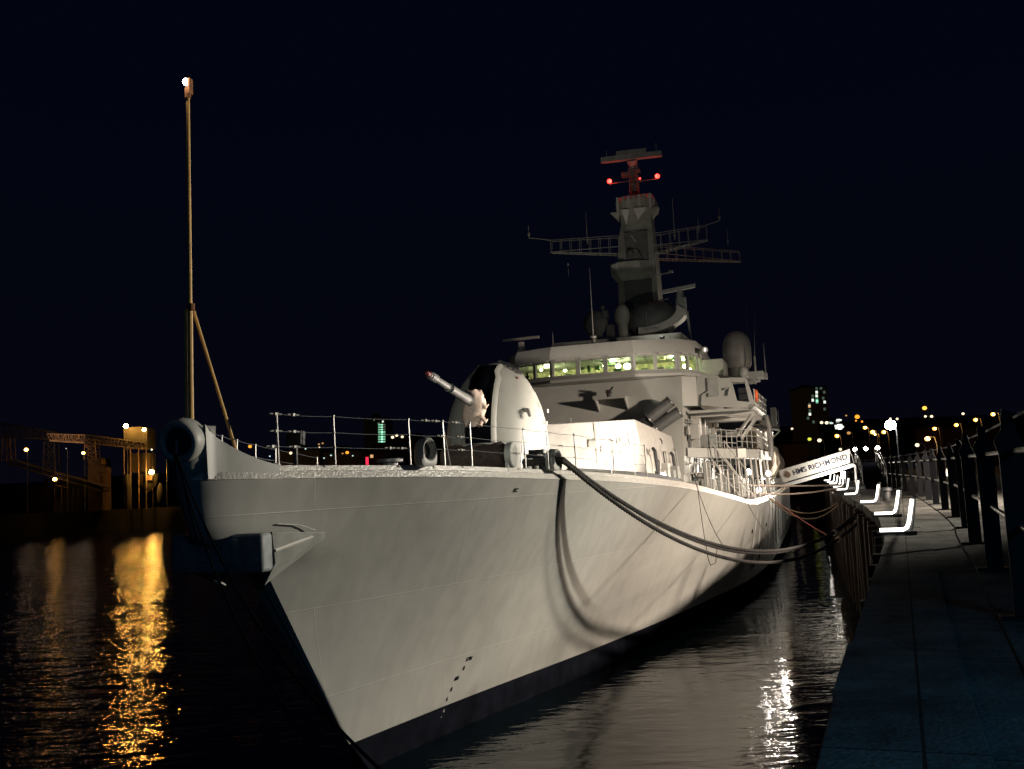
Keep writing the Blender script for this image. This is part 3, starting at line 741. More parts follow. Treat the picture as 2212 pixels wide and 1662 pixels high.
f = MB(); f.ell((4.75, 20.55, 6.75), (.16, .16, .16)); f.build('deck_lamp', emis('deck_lamp_glow', (1, .93, .82), 9), silo)
light('POINT', SW(4.95, 20.3, 6.9), 45, (1, .86, .72), .12)
for u, z_ in ((29.0, 0), (30.4, 0)):
    f = MB(); p = edge_pt(u - 9); f.tube([p, p + Vector((0, 0, 1.1))], .02, 6); f.build('stanchion', STEEL, ship)

# deck floodlight at the rail lighting gun and silo
f = MB(); p = edge_pt(15.0, 1, 1.6); f.box(p + Vector((0, 0, .16)), (.26, .22, .2), (0, 0, .5)); f.cyl(p, p + Vector((0, 0, .1)), .03); f.build('deck_floodlight', DARK, ship, bevel=.02)
light('SPOT', SW(4.75, 15.1, 7.15), 5600, (1, .86, .72), .12, SW(1.6, 15.2, 8.0), 168, .3)
light('SPOT', SW(.9, -3.5, 8.0), 1300, (.98, .97, .82), .15, SW(.3, 29, 11), 60, .6)

# ---------------------------------------------------------------- bridge block
f = MB()
f.hexa([(-5.1, 29.9, 5.3), (4.42, 29.9, 5.3), (4.7, 46, 5.2), (-5.1, 46, 5.2)], [(-5.3, 29.9, 11.9), (4.62, 29.9, 11.9), (4.9, 46, 11.9), (-5.3, 46, 11.9)])
f.prism([(4.58, 29.95, 10.35), (5.25, 30.75, 10.35), (5.25, 46, 10.35), (4.5, 46, 10.35)], (0, 0, 1.55))
blk = f.build('superstructure', GREY, ship, smooth=0)
PL = [(-5.35, 35.5), (-5.3, 32), (-4.4, 30.3), (-2.2, 29.4), (2.2, 29.4), (4.4, 30.3), (5.25, 32), (5.35, 35.5)]
def ringz(z, out=0, pl_=PL):
    c = Vector((0, 34)); r_ = []
    for (a, b) in pl_:
        d = (Vector((a, b)) - c); d = d * (1 + out / d.length); r_.append((c.x + d.x, c.y + d.y, z))
    return r_
br = thing('bridge', '', '', (0, 0, 0)); del br['label']; del br['category']; br.parent = ship
f = MB(); f.loft([ringz(11.86, -.15), ringz(11.98, .22), ringz(12.12, .22), ringz(12.32, .08)]); f.build('sill', GREY, br, smooth=20)
f = MB(); f.loft([ringz(13.2, .12), ringz(13.26, .16), ringz(13.62, .12), ringz(13.95, -.02), ringz(14.0, -.5)]); f.build('roof', GREY, br, smooth=20)
f = MB(); f.hexa([(-5.3, 35.5, 11.9), (5.3, 35.5, 11.9), (5.1, 44, 11.9), (-5.1, 44, 11.9)], [(-5.2, 35.5, 13.9), (5.2, 35.5, 13.9), (5.0, 44, 13.9), (-5.0, 44, 13.9)]); f.build('back_house', GREYD, br, smooth=0)
GLASS = bpy.data.materials.new('bridge_glass'); GLASS.use_nodes = True; n_ = GLASS.node_tree
for x_ in list(n_.nodes): n_.nodes.remove(x_)
om = n_.nodes.new('ShaderNodeOutputMaterial'); tr = n_.nodes.new('ShaderNodeBsdfTransparent'); gl = n_.nodes.new('ShaderNodeBsdfGlossy'); mx = n_.nodes.new('ShaderNodeMixShader'); nz = n_.nodes.new('ShaderNodeTexNoise')
nz.inputs['Scale'].default_value = 1.5; rm = n_.nodes.new('ShaderNodeMapRange'); rm.inputs[3].default_value = .05; rm.inputs[4].default_value = .12
n_.links.new(nz.outputs[0], rm.inputs[0]); n_.links.new(rm.outputs[0], mx.inputs[0]); tr.inputs[0].default_value = (.90, .96, .84, 1); gl.inputs['Roughness'].default_value = .05
n_.links.new(tr.outputs[0], mx.inputs[1]); n_.links.new(gl.outputs[0], mx.inputs[2]); n_.links.new(mx.outputs[0], om.inputs[0])
sides = []
segs = [(0, [(.1, .9)]), (1, [(.12, .88)]), (2, [(.06, .46), (.54, .94)]), (3, [(.025, .30), (.352, .635), (.69, .97)]), (4, [(.06, .46), (.54, .94)]), (5, [(.12, .48), (.56, .94)]), (6, [(.06, .35), (.42, .7)])]
zb, zt = 12.26, 13.24
for i, wins in segs:
    a = Vector(PL[i]); b = Vector(PL[i + 1]); nrm = Vector(((b - a).y, -(b - a).x)).normalized(); a3 = lambda k, z, o_=0: Vector((a.lerp(b, k).x + nrm.x * o_, a.lerp(b, k).y + nrm.y * o_, z))
    # mullions and rails around openings
    f = MB(); ks = [0.0] + [x for w_ in wins for x in w_] + [1.0]
    for j in range(0, len(ks), 2):
        k0, k1 = ks[j], ks[j + 1]
        f.hexa([a3(k0, zb, .03), a3(k1, zb, .03), a3(k1, zb, -.12), a3(k0, zb, -.12)], [a3(k0, zt, .03), a3(k1, zt, .03), a3(k1, zt, -.12), a3(k0, zt, -.12)])
    f.hexa([a3(0, zb, .028), a3(1, zb, .028), a3(1, zb, -.118), a3(0, zb, -.118)], [a3(0, zb + .10, .028), a3(1, zb + .10, .028), a3(1, zb + .10, -.118), a3(0, zb + .10, -.118)])
    f.hexa([a3(0, zt - .16, .028), a3(1, zt - .16, .028), a3(1, zt - .16, -.118), a3(0, zt - .16, -.118)], [a3(0, zt, .028), a3(1, zt, .028), a3(1, zt, -.118), a3(0, zt, -.118)])
    f.build('mullion', GREY, br, smooth=0)
    for (k0, k1) in wins:
        f = MB(); f.hexa([a3(k0, zb + .09, -.05), a3(k1, zb + .09, -.05), a3(k1, zb + .09, -.07), a3(k0, zb + .09, -.07)], [a3(k0, zt - .15, -.05), a3(k1, zt - .15, -.05), a3(k1, zt - .15, -.07), a3(k0, zt - .15, -.07)]); f.build('window', GLASS, br, smooth=0)
        f = MB(); m_ = (k0 + k1) / 2; hw = (k1 - k0) * .42; f.tube([a3(m_ - hw, zt - .04, .09), a3(m_ + hw, zt - .04, .09)], .055, 8); f.tube([a3(m_, zt - .02, .1), a3(m_ + .01, zt + .10, .16), a3(m_ + .05, zt + .16, .12)], .015, 5); f.build('wiper_box', GREYP, br)
        f = MB(); f.tube([a3(m_, zt - .06, .07), a3(m_ + hw * .5, zb + .25, .06)], .012, 5); f.build('wiper', DARK, br)
# inside of the bridge: lit, cluttered
GREENW = mat('bridge_lining', (.60, .57, .34), .7, noise=.5, scale=5); GREEND = mat('console_green', (.04, .09, .04), .5, noise=.6, scale=6)
f = MB(); f.box((0, 34.6, 12.75), (10, .1, 1.4)); f.box((0, 32.6, 12.05), (9.0, 4.0, .05)); f.build('inner_lining', GREENW, br, smooth=0)
f = MB(); f.box((0, 32.6, 13.42), (9.0, 4.2, .05)); f.build('ceiling', GREENW, br, smooth=0)
random.seed(5)
for k in range(26):
    t_ = -4.3 + 8.7 * k / 25 + random.uniform(-.1, .1); f = MB(); f.box((t_, random.uniform(31.2, 33.4), random.choice([12.45, 12.6, 13.2, 12.9])), (random.uniform(.15, .5), .3, random.uniform(.12, .4))); f.build('console', random.choice([GREEND, GREENW, GREEND, DARK]), br)
BL = emis('bridge_light', (1, 1, .72), 14)
for t_, u, z, r_ in [(-3.35, 31.4, 12.98, .09), (-2.75, 31.2, 12.5, .13), (-2.0, 31.5, 12.85, .10), (.25, 31.5, 12.95, .13), (.95, 31.8, 12.9, .16), (1.45, 31.8, 12.85, .22), (1.75, 31.8, 12.6, .12), (3.0, 31.9, 13.05, .08), (3.05, 31.5, 12.5, .10), (4.15, 32.1, 12.7, .12), (4.5, 32.2, 13.05, .12), (4.55, 32.2, 12.65, .14), (4.75, 32.6, 12.5, .09)]:
    f = MB(); f.ell((t_, u, z), (r_, r_ * .7, r_ * .8), 10, 6); f.build('cabin_light', BL, br)
for t_ in (-3.2, 0.6, 3.9): light('POINT', SW(t_, 32.2, 13.0), 130, (1, 1, .62), .15)

# roof fittings
f = MB(); f.cyl((-.1, 30.6, 14.0), (-.1, 30.6, 14.08), .62, 24); f.cyl((-.1, 30.6, 14.08), (-.1, 30.6, 14.5), .12, 10); f.ell((-.1, 30.6, 14.45), (.2, .2, .14)); f.tube([(-.1, 30.6, 14.4), (-.12, 30.7, 18.3)], [.03, .008], 6); f.build('whip_antenna', STEEL, ship)
for t_, u, h in [(-3.0, 33, 1.3), (7.9, 38, 2.2), (7.3, 41, 3.4)]:
    f = MB(); f.tube([(t_, u, 13.0 if t_ > 6 else 13.9), (t_ + .25 if t_ > 6 else t_, u, 14 + h)], [.025, .008], 6); f.build('whip_antenna', STEEL, ship)
# superstructure block behind bridge roof
f = MB(); f.hexa([(-4.1, 36, 13.9), (4.15, 36, 13.9), (4.3, 50, 13.9), (-4.3, 50, 13.9)], [(-3.9, 36.2, 15.1), (3.95, 36.2, 15.1), (4.1, 50, 15.1), (-4.1, 50, 15.1)]); f.build('upper_deckhouse', GREYD, ship, smooth=0)
def nav_radar(t_, u, z, half, h, rz=0, mt_=GREYP):
    f = MB(); f.tube([(t_, u, z), (t_, u, z + h * .55)], [.32, .26], 12); f.box((t_, u, z + h * .7), (.3, .3, h * .35)); rd = f.build('navigation_radar', mt_, ship, bevel=.02)
    f = MB(); f.box((t_, u, z + h + .05), (half * 2, .22, .16), (.1, 0, rz)); f.build('scanner', mt_, rd, bevel=.02)
nav_radar(-5.15, 33.8, 14.0, 1.15, 1.15, -.12)
# satellite dome on port side
f = MB(); f.cyl((6.95, 38, 12.3), (6.95, 38, 12.95), .62, 20); f.build('dome_pedestal', GREYD, ship)
f = MB(); ringsd = [[(6.95 + r_ * math.cos(2 * math.pi * i / 28), 38 + r_ * math.sin(2 * math.pi * i / 28), z) for i in range(28)] for z, r_ in [(12.9, .72), (13.1, .80), (13.5, .83), (14.1, .83), (14.5, .78), (14.78, .66), (15.0, .46), (15.12, .22), (15.15, .04)]]
f.loft(ringsd); f.build('satellite_dome', GREYP, ship, smooth=60)
f = MB(); f.box((6.9, 38, 12.2), (2.4, 4, .12)); f.box((5.9, 34.5, 12.55), (1.2, 3, .9)); f.build('dome_platform', GREY, ship, bevel=.02)
f = MB(); f.cyl((5.55, 31.9, 13.35), (5.75, 31.4, 13.35), .16, 14, .13); f.tube([(5.4, 32.1, 13.2), (5.5, 32.1, 12.7)], .05); f.cyl((5.75, 31.4, 13.35), (5.78, 31.3, 13.35), .14, 12, .16); f.build('searchlight', GREYP, ship)
f = MB(); f.ell((5.77, 31.29, 13.35), (.06, .05, .1)); f.build('searchlight_glass', emis('glass_glow', (1, .95, .85), 1.2), ship)

# shelf with sighting instrument on the bridge front
f = MB(); f.hexa([(.1, 28.9, 10.9), (1.75, 28.9, 10.9), (1.75, 29.9, 10.9), (.1, 29.9, 10.9)], [(.05, 28.85, 11.0), (1.8, 28.85, 11.0), (1.8, 29.9, 11.0), (.05, 29.9, 11.0)])
for t_ in (.12, 1.68): f.prism([(t_, 28.9, 10.9), (t_, 29.9, 10.9), (t_, 29.9, 10.3)], (.06, 0, 0))
sh = f.build('shelf', GREY, ship, smooth=0)
f = MB(); f.cyl((.85, 29.25, 11.0), (.85, 29.25, 11.2), .12, 10); f.box((.85, 29.25, 11.3), (.26, .34, .2)); f.tube([(.95, 29.3, 11.42), (1.15, 28.9, 11.5)], .05, 8); f.build('sight', DARK, sh)
f = MB(); f.box((.85, 29.06, 11.3), (.1, .04, .1)); f.build('red_marker', RED, sh)

# missile canisters in front of the bridge
CAN = mat('canister_grey', (.13, .135, .13), .35, metal=.3, noise=.12, scale=3)
for k, (dt, dz) in enumerate([(0, 0), (.52, -.62)]):
    f = MB(); a = Vector((2.95, 28.9, 9.75)).lerp(Vector((3.30, 28.9, 9.26)), k); b = Vector((4.08, 29.2, 10.57)).lerp(Vector((4.49, 29.2, 10.0)), k); f.cyl(a, b, .30, 24); f.torus(b, (b - a).cross(Vector((0, 1, 0))).normalized(), (0, 1, 0), .30, .035, 24, 6); f.torus(a, (b - a).cross(Vector((0, 1, 0))).normalized(), (0, 1, 0), .30, .04, 24, 6)
    f.build('missile_canister', CAN, ship, smooth=50)
f = MB(); f.tube([(2.6, 28.8, 8.8), (2.9, 28.8, 9.75)], .06); f.box((2.75, 28.85, 9.4), (.7, .5, .4), (0, .95, 0)); f.tube([(3.3, 28.8, 8.7), (3.9, 29, 10)], .05); f.build('launcher_frame', DARK, ship)
f = MB(); f.tube([(0.0, 24, 9.1), (0.0, 24, 9.75)], .03); f.build('vent_pipe', GREYP, ship)

# ---------------------------------------------------------------- main mast
MU = 46.5
mast = thing('mast', '', '', (0, 0, 0)); del mast['label']; del mast['category']; mast.parent = ship
def octr(tl, tr, z, hd, ch=.25):
    return [(tl, MU - hd * (1 - ch), z), (tl + (tr - tl) * ch * .8, MU - hd, z), (tr - (tr - tl) * ch * .8, MU - hd, z), (tr, MU - hd * (1 - ch), z), (tr, MU + hd * (1 - ch), z), (tr - (tr - tl) * ch * .8, MU + hd, z), (tl + (tr - tl) * ch * .8, MU + hd, z), (tl, MU + hd * (1 - ch), z)]
MG = mat('mast_grey', (.27, .275, .24), .6, noise=.22, scale=1.6, bump=.1, bscale=8); MD = mat('sooty_mast_paint', (.09, .095, .095), .7, noise=.3, scale=1.5)  # MD is a darker grey for the upper mast and its fittings
f = MB(); f.loft([octr(-1.7, 1.75, 14.8, 1.9), octr(-1.5, 1.55, 17.0, 1.7), octr(-1.36, 1.42, 18.7, 1.5), octr(-1.3, 1.35, 21.5, 1.3), octr(-1.15, 1.25, 23.4, 1.15), octr(-.92, 1.18, 24.5, .95), octr(-.95, 1.2, 25.0, .95)]); f.build('trunk', MG, mast, smooth=20)
f = MB(); f.loft([octr(-1.38, .95, 20.25, 1.6), octr(-1.72, 1.0, 20.7, 1.95), octr(-1.72, 1.0, 21.5, 1.95)]); f.build('collar', MG, mast, smooth=20)
for t_ in (-1.32, .2):
    f = MB(); f.torus((t_, MU - 2.0, 21.2), (1, 0, 0), (0, 0, 1), .17, .05, 18, 6); f.cyl((t_, MU - 1.95, 21.2), (t_, MU - 2.03, 21.2), .09, 12); f.build('sensor', GREYP, mast)
f = MB(); f.hexa([(-.6, MU - 1.5, 21.55), (.6, MU - 1.5, 21.55), (.5, MU - 1.2, 21.55), (-.5, MU - 1.2, 21.55)], [(-.3, MU - 1.6, 22.4), (.2, MU - 1.6, 22.4), (.4, MU - 1.2, 22.4), (-.4, MU - 1.2, 22.4)]); f.ell((-.25, MU - 1.7, 22.1), (.25, .2, .3), 12, 8); f.build('sensor_housing', MD, mast)
for z_, w_, h_, o_ in ((22.6, 1.6, 2.1, 1.33), (19.4, 1.9, 1.7, 1.48)): f = MB(); f.box((.15, MU - o_, z_), (w_, .08, h_)); f.build('dark_panel', MD, mast)
f = MB(); f.loft([octr(-.95, 1.2, 25.0, .95, .3), octr(-1.22, 1.55, 25.3, 1.2, .3), octr(-1.2, 1.52, 26.0, 1.2, .3), octr(-1.0, 1.35, 26.35, 1.0, .3)]); hd_ = f.build('mast_head', MG, mast, smooth=15)
for k in range(7):
    f = MB(); x = -1.0 + k * .38; f.box((x, MU - 1.22, 25.75), (.17, .16, 1.0)); f.build('panel', MG if k % 2 else GREYP, hd_)
for sx, x0 in ((-1, -.95), (1, 1.2)):
    f = MB(); f.prism([(x0, MU - 1.1, 25.25), (x0 + sx * .62, MU - 1.3, 25.2), (x0 + sx * .1, MU - 1.0, 24.6)], (0, .7, 0)); f.build('wedge', MG, mast, smooth=0)
f = MB(); f.prism([(.1, MU - 1.5, 25.3), (1.0, MU - 1.45, 25.25), (.35, MU - 1.1, 24.5)], (0, .3, 0)); f.prism([(-.75, MU - 1.5, 25.3), (-.15, MU - 1.45, 25.25), (-.5, MU - 1.1, 24.3)], (0, .3, 0)); f.build('wedge', GREYP, mast, smooth=0)
for a, b in [((-.3, MU - 1.3, 23.6), (.15, MU - 1.4, 22.9)), ((-.2, MU - 1.25, 23.75), (1.05, MU - 1.25, 23.55)), ((.9, MU - 1.3, 21.3), (1.25, MU - 1.6, 18.6)), ((1.2, MU - 1.3, 22.2), (1.5, MU - 1.6, 18.0))]:
    f = MB(); f.tube([a, b], .05, 6); f.build('pipe', GREYP, mast)
# slim top mast, search radar
f = MB(); f.tube([(.1, MU, 26.3), (.05, MU, 27.4), (.02, MU, 29.0)], [.34, .24, .16], 10)
for k in range(6): f.tube([(.1 - .35, MU - .3, 26.4 + k * .42), (.1 + .35, MU - .3, 26.6 + k * .42)], .04, 5); f.tube([(.1 + .35, MU - .3, 26.4 + k * .42), (.1 - .35, MU - .3, 26.6 + k * .42)], .04, 5)
for x in (-.28, .42): f.tube([(x, MU - .3, 26.3), (x * .6, MU - .3, 29)], .05, 6)
f.box((-.45, MU, 28.15), (.7, .5, .3)); f.box((.1, MU, 28.35), (.8, .7, .12)); f.build('topmast', MD, mast)
f = MB(); f.hexa([(-2.1, MU - .9, 29.05), (2.15, MU - .55, 29.05), (2.15, MU - .1, 29.05), (-2.1, MU - .45, 29.05)], [(-2.1, MU - .85, 29.42), (2.15, MU - .5, 29.42), (2.15, MU - .2, 29.42), (-2.1, MU - .55, 29.42)])
f.hexa([(-1.0, MU - .8, 29.42), (1.1, MU - .6, 29.42), (1.1, MU - .2, 29.42), (-1.0, MU - .4, 29.42)], [(-1.0, MU - .7, 29.75), (1.1, MU - .5, 29.75), (1.1, MU - .3, 29.75), (-1.0, MU - .5, 29.75)])
f.tube([(.02, MU, 28.6), (.02, MU - .3, 29.1)], [.25, .4], 12); f.tube([(-1.7, MU - .7, 29.4), (-1.7, MU - .7, 29.85)], .02); f.tube([(1.8, MU - .4, 29.4), (1.8, MU - .4, 30.0)], .02); f.build('search_radar', GREYD, mast, smooth=0)
RG = emis('red_lamp_glass', (1, .03, .02), 6)
for t_, z, r_ in ((-1.66, 27.75, .17), (1.76, 27.65, .17), (.52, 27.66, .07)):
    f = MB(); f.ell((t_, MU - .35, z), (r_, r_, r_), 12, 8); f.build('red_lamp', RG, mast)
    f = MB(); f.tube([(t_ * .15, MU - .1, z - .1), (t_, MU - .3, z - .18)], .035, 6); f.cyl((t_, MU - .33, z - .25), (t_, MU - .33, z - .1), .08, 8); f.build('lamp_arm', MD, mast)
for t_ in (-1.66, 1.76): light('POINT', SW(t_ * .85, MU - .6, 27.7), 30, (1, .03, .02), .1)
# yards: lattice outriggers
def yard(p0, p1, h0, h1, n, tip=None, lit=MG):
    f = MB(); p0 = Vector(p0); p1 = Vector(p1); up = Vector((0, 0, 1)); wv = Vector((0, .7, 0))
    for w_ in (0, 1):
        a = p0 + wv * w_; b = p1 + wv * w_ * .6; f.tube([a, b], .042, 6); f.tube([a + up * h0, b + up * h1], .022, 6)
        for i in range(n + 1):
            k = i / n; c = a.lerp(b, k); h = h0 + (h1 - h0) * k; f.tube([c, c + up * h], .018, 5)
    for i in range(n * 2 + 1):
        k = i / (n * 2); f.tube([p0.lerp(p1, k), (p0 + wv).lerp(p1 + wv * .6, k)], .03, 5)
    f.tube([p0 + up * h0 * .4, p1 - up * .0], .03, 5)
    if tip:
        f.tube([p1 + up * h1, Vector(tip)], .035, 6); f.tube([Vector(tip), Vector(tip) + Vector((0, 0, .9))], .02, 5); f.ell(Vector(tip) + Vector((0, 0, .25)), (.1, .1, .16), 8, 6)
    return f.build('yard', lit, mast)
yard((-1.2, MU - .8, 22.35), (-5.9, MU - 1.6, 22.85), 1.3, .85, 7, (-7.4, MU - 1.8, 24.0))
yard((1.1, MU - .6, 22.15), (4.95, MU - 1.2, 22.55), 1.4, 1.0, 6, (5.9, MU - 1.4, 23.7))
yard((1.3, MU + .5, 22.0), (6.75, MU + 3.2, 21.75), 1.0, .7, 9, None, mat('lit_yard', (.4, .3, .22), .6))  # warmer, paler copy of the mast grey puts light into this yard
for t_, z, h in [(-3.4, 23.6, 2.0), (2.75, 23.2, 2.6), (4.4, 23.5, .8), (-4.9, 22.0, -.9), (6.3, 22.4, .9)]:
    f = MB(); f.tube([(t_, MU - .8, z - .3), (t_, MU - .8, z + h)], [.04, .012], 6); f.ell((t_, MU - .8, z), (.08, .08, .12), 8, 5); f.build('aerial', MG, mast)
f = MB(); f.tube([(1.4, MU - 1.2, 20.5), (2.5, MU - 1.3, 20.55)], .05); f.tube([(1.5, MU - 1.2, 18.7), (2.1, MU - 1.3, 18.75)], .05); f.box((2.4, MU - 1.3, 20.6), (.3, .2, .12)); f.build('bracket', MG, mast)
# curved arm carrying the port navigation radar
f = MB(); arc = []
for i in range(13):
    k = i / 12; t_ = .6 + 3.15 * math.sin(k * math.pi / 2); z = 15.9 + 1.35 * (1 - math.cos(k * math.pi / 2)); arc.append((t_, z))
outer = [(t_, z) for t_, z in arc]; inner = [(t_ - .62 * (i / 12), z + .45 * (1 - .2 * i / 12)) for i, (t_, z) in enumerate(arc)][::-1]
f.prism([(t_, 41.2, z) for t_, z in outer + inner], (0, 1.2, 0)); f.build('radar_arm', GREYP, mast, smooth=30)
f = MB(); f.ell((1.4, 42.6, 17.0), (1.75, 1.2, 1.25), 20, 10); f.build('bowl', MD, mast, smooth=60)
f = MB(); f.tube([(3.35, 41.8, 17.2), (3.3, 41.8, 17.9), (3.35, 41.8, 18.55)], [.34, .28, .2], 12); f.box((3.55, 41.7, 17.6), (.3, .4, 1.0)); nr = f.build('navigation_radar', GREYD, mast)
f = MB(); f.hexa([(2.15, 42.3, 18.62), (4.4, 41.2, 18.62), (4.4, 41.45, 18.62), (2.15, 42.55, 18.62)], [(2.15, 42.3, 18.85), (4.4, 41.2, 18.85), (4.4, 41.45, 18.85), (2.15, 42.55, 18.85)]); f.build('scanner', GREYP, nr, smooth=0)
f = MB(); f.tube([(2.6, 41.7, 16.0), (2.7, 41.7, 15.0)], .12); f.tube([(3.75, 41.6, 17.2), (3.9, 41.5, 14.6)], .07); f.build('pillar', MG, mast)
# tracker and director on the roof
f = MB(); f.ell((-.55, 42, 17.35), (.52, .45, .78), 20, 12); f.cyl((-.55, 42, 15.1), (-.55, 42, 16.8), .35, 14); f.build('tracker_dome', MG, ship, smooth=60)
f = MB(); f.ell((-2.35, 42, 17.0), (.85, .5, .85), 20, 12); f.cyl((-2.3, 42, 15.1), (-2.3, 42, 16.4), .4, 14); f.box((-1.6, 41.8, 17.5), (.35, .4, .5)); f.ell((-1.75, 41.6, 17.95), (.16, .16, .16), 10, 8); f.box((-1.35, 42, 16.2), (.5, .5, 1.2)); f.build('fire_control_director', MD, ship, smooth=50)
f = MB(); f.box((.6, 40.5, 15.3), (1.0, .2, .6)); f.build('flag_locker', GREYD, ship); f = MB(); f.box((1.5, 41.0, 16.2), (.9, .12, .14)); f.tube([(1.2, 41, 15), (1.2, 41, 17.3)], .02); f.build('aerial', GREYD, ship)

# ---------------------------------------------------------------- port side of the superstructure
f = MB(); yb = 31.0
f.prism([(5.16, yb, 10.42), (5.3, yb, 11.98), (6.35, yb, 11.9), (6.5, yb, 11.75), (7.04, yb, 11.72), (7.28, yb, 10.5), (7.9, yb, 10.38), (7.86, yb, 10.02)], (0, .12, 0))
f.prism([(7.04, yb, 11.74), (7.72, yb, 11.68), (7.7, yb, 11.45), (7.1, yb, 11.48)], (0, .12, 0)); f.prism([(7.7, yb, 11.68), (7.86, yb, 11.6), (8.2, yb, 10.2), (7.86, yb, 10.02), (7.9, yb, 10.38)], (0, .12, 0))
f.hexa([(7.86, yb, 9.95), (8.2, yb, 10.15), (8.3, 40, 10.15), (8.0, 40, 9.95)], [(7.84, yb, 10.25), (8.16, yb, 10.3), (8.26, 40, 10.3), (7.95, 40, 10.25)])
f.hexa([(4.7, yb, 9.98), (8.1, yb, 9.98), (8.1, 40, 9.98), (4.7, 40, 9.98)], [(4.7, yb, 10.12), (8.1, yb, 10.12), (8.1, 40, 10.12), (4.7, 40, 10.12)])
wing = f.build('bridge_wing', GREY, ship, smooth=0)
f = MB(); f.box((6.1, yb - .05, 11.3), (.55, .1, 1.0)); f.tube([(5.85, yb - .08, 11.1), (5.5, yb - .08, 10.9), (5.45, yb - .08, 10.4)], .05); f.tube([(6.7, yb - .1, 11.15), (6.95, yb - .1, 11.2), (6.85, yb - .1, 10.8)], .06); f.build('bracket', GREYD, wing)
f = MB(); f.box((7.45, 33.5, 10.9), (.5, .1, .9)); f.box((7.3, 33.6, 10.4), (.35, .3, .35)); f.build('instrument', DARK, wing)
f = MB()
for z, u0, u1 in ((11.05, 31.2, 40), (10.7, 31.2, 40), (10.35, 31.2, 40)): f.tube([(8.15, u0, z), (8.3, u1, z)], .028, 6)
for i in range(8): u = 31.3 + i * 1.22; f.tube([(8.16 + i * .018, u, 10.2), (8.16 + i * .018, u, 11.05)], .026, 6)
f.build('wing_rail', GREYP, wing)
f = MB(); f.torus((8.22, 31.9, 10.75), (0, 1, 0), (0, 0, 1), .26, .08, 18, 8); f.build('lifebuoy', ORANGE, wing)
f = MB(); f.ell((7.6, 32.2, 12.05), (.28, .28, .35)); f.tube([(7.6, 32.2, 11.7), (7.6, 32.2, 12.0)], .1); f.box((8.1, 33.5, 12.0), (1.0, .8, .35)); f.build('signal_lamp', GREYD, wing)
for i in range(6):
    f = MB(); f.box((6.4, 32 + i * 1.5, 9.88), (3.3, .08, .16)); f.build('beam', GREYP, wing)
for u in (33.5, 37.5):
    f = MB(); f.tube([(7.9, u, 9.95), (6.9, u, 8.7)], .10, 6); f.build('strut', GREY, wing)
f = MB(); f.tube([(8.25, 40, 10.1), (8.38, 40, 9.4), (8.42, 40, 8.5), (8.4, 40, 7.6)], .16, 8); f.tube([(7.8, 38.5, 9.95), (7.0, 38.5, 8.9)], .09); f.build('davit', GREYP, ship)
f = MB(); f.box((8.45, 42, 9.35), (.9, 1.6, .1), (0, .2, 0)); f.box((8.6, 42.6, 10.1), (.35, .4, 1.2)); f.tube([(8.9, 42, 9.4), (8.9, 42, 10.5)], .02); f.tube([(8.5, 40.5, 8.7), (8.95, 41.5, 9.2)], .05); f.build('sponson', GREYD, ship)
f = MB(); f.tube([(8.1, 35, 12.2), (8.1, 35, 13.2)], .06); f.tube([(8.6, 36, 12.0), (8.6, 36, 14.0)], [.05, .02]); f.box((8.2, 35.5, 12.1), (1.0, 1.2, .3)); f.box((7.8, 35, 11.9), (.6, .6, .5)); f.build('aerial_platform', GREYD, ship)
# lower platform with sloping fascia
f = MB(); f.hexa([(4.6, 30.6, 7.68), (8.05, 33.6, 7.45), (8.1, 46, 7.45), (4.6, 46, 7.68)], [(4.6, 30.6, 8.18), (8.05, 33.6, 7.95), (8.1, 46, 7.95), (4.6, 46, 8.18)]); plat = f.build('side_platform', GREY, ship, smooth=0)
f = MB(); f.box((7.2, 32.75, 7.78), (.55, .06, .5), (0, 0, .72)); f.build('notice', mat('white_notice', (.75, .72, .66), .5), plat)
f = MB(); f.box((8.12, 34.3, 7.6), (.06, .6, .6)); f.build('notice', GREYP, plat)
for t_, u in [(7.0, 32.6), (7.3, 32.9), (7.6, 33.2), (7.85, 33.5), (7.95, 36), (8.0, 39), (8.0, 42.5)]:
    f = MB(); f.tube([(t_ + .0, u, 7.5), (t_ + .1, u, 5.35)], .06, 8); f.build('pillar', GREYP, plat)
for k, (a, b) in enumerate([((5.1, 31.1), (6.0, 31.9)), ((6.0, 31.9), (7.0, 32.7)), ((7.0, 32.7), (8.0, 33.6)), ((8.0, 33.6), (8.05, 38)), ((8.05, 38), (8.05, 45))]):
    f = MB(); A3 = Vector((*a, 8.1)); B3 = Vector((*b, 8.0))
    if k in (0,): continue
    n3 = 4 if k < 3 else 6
    for i in range(n3 + 1): p = A3.lerp(B3, i / n3); f.tube([p, p + Vector((0, 0, 1.0))], .022, 5)
    for z in (.33, .66, 1.0): f.tube([A3 + Vector((0, 0, z)), B3 + Vector((0, 0, z))], .018, 5)
    f.build('platform_rail', GREYP, plat)
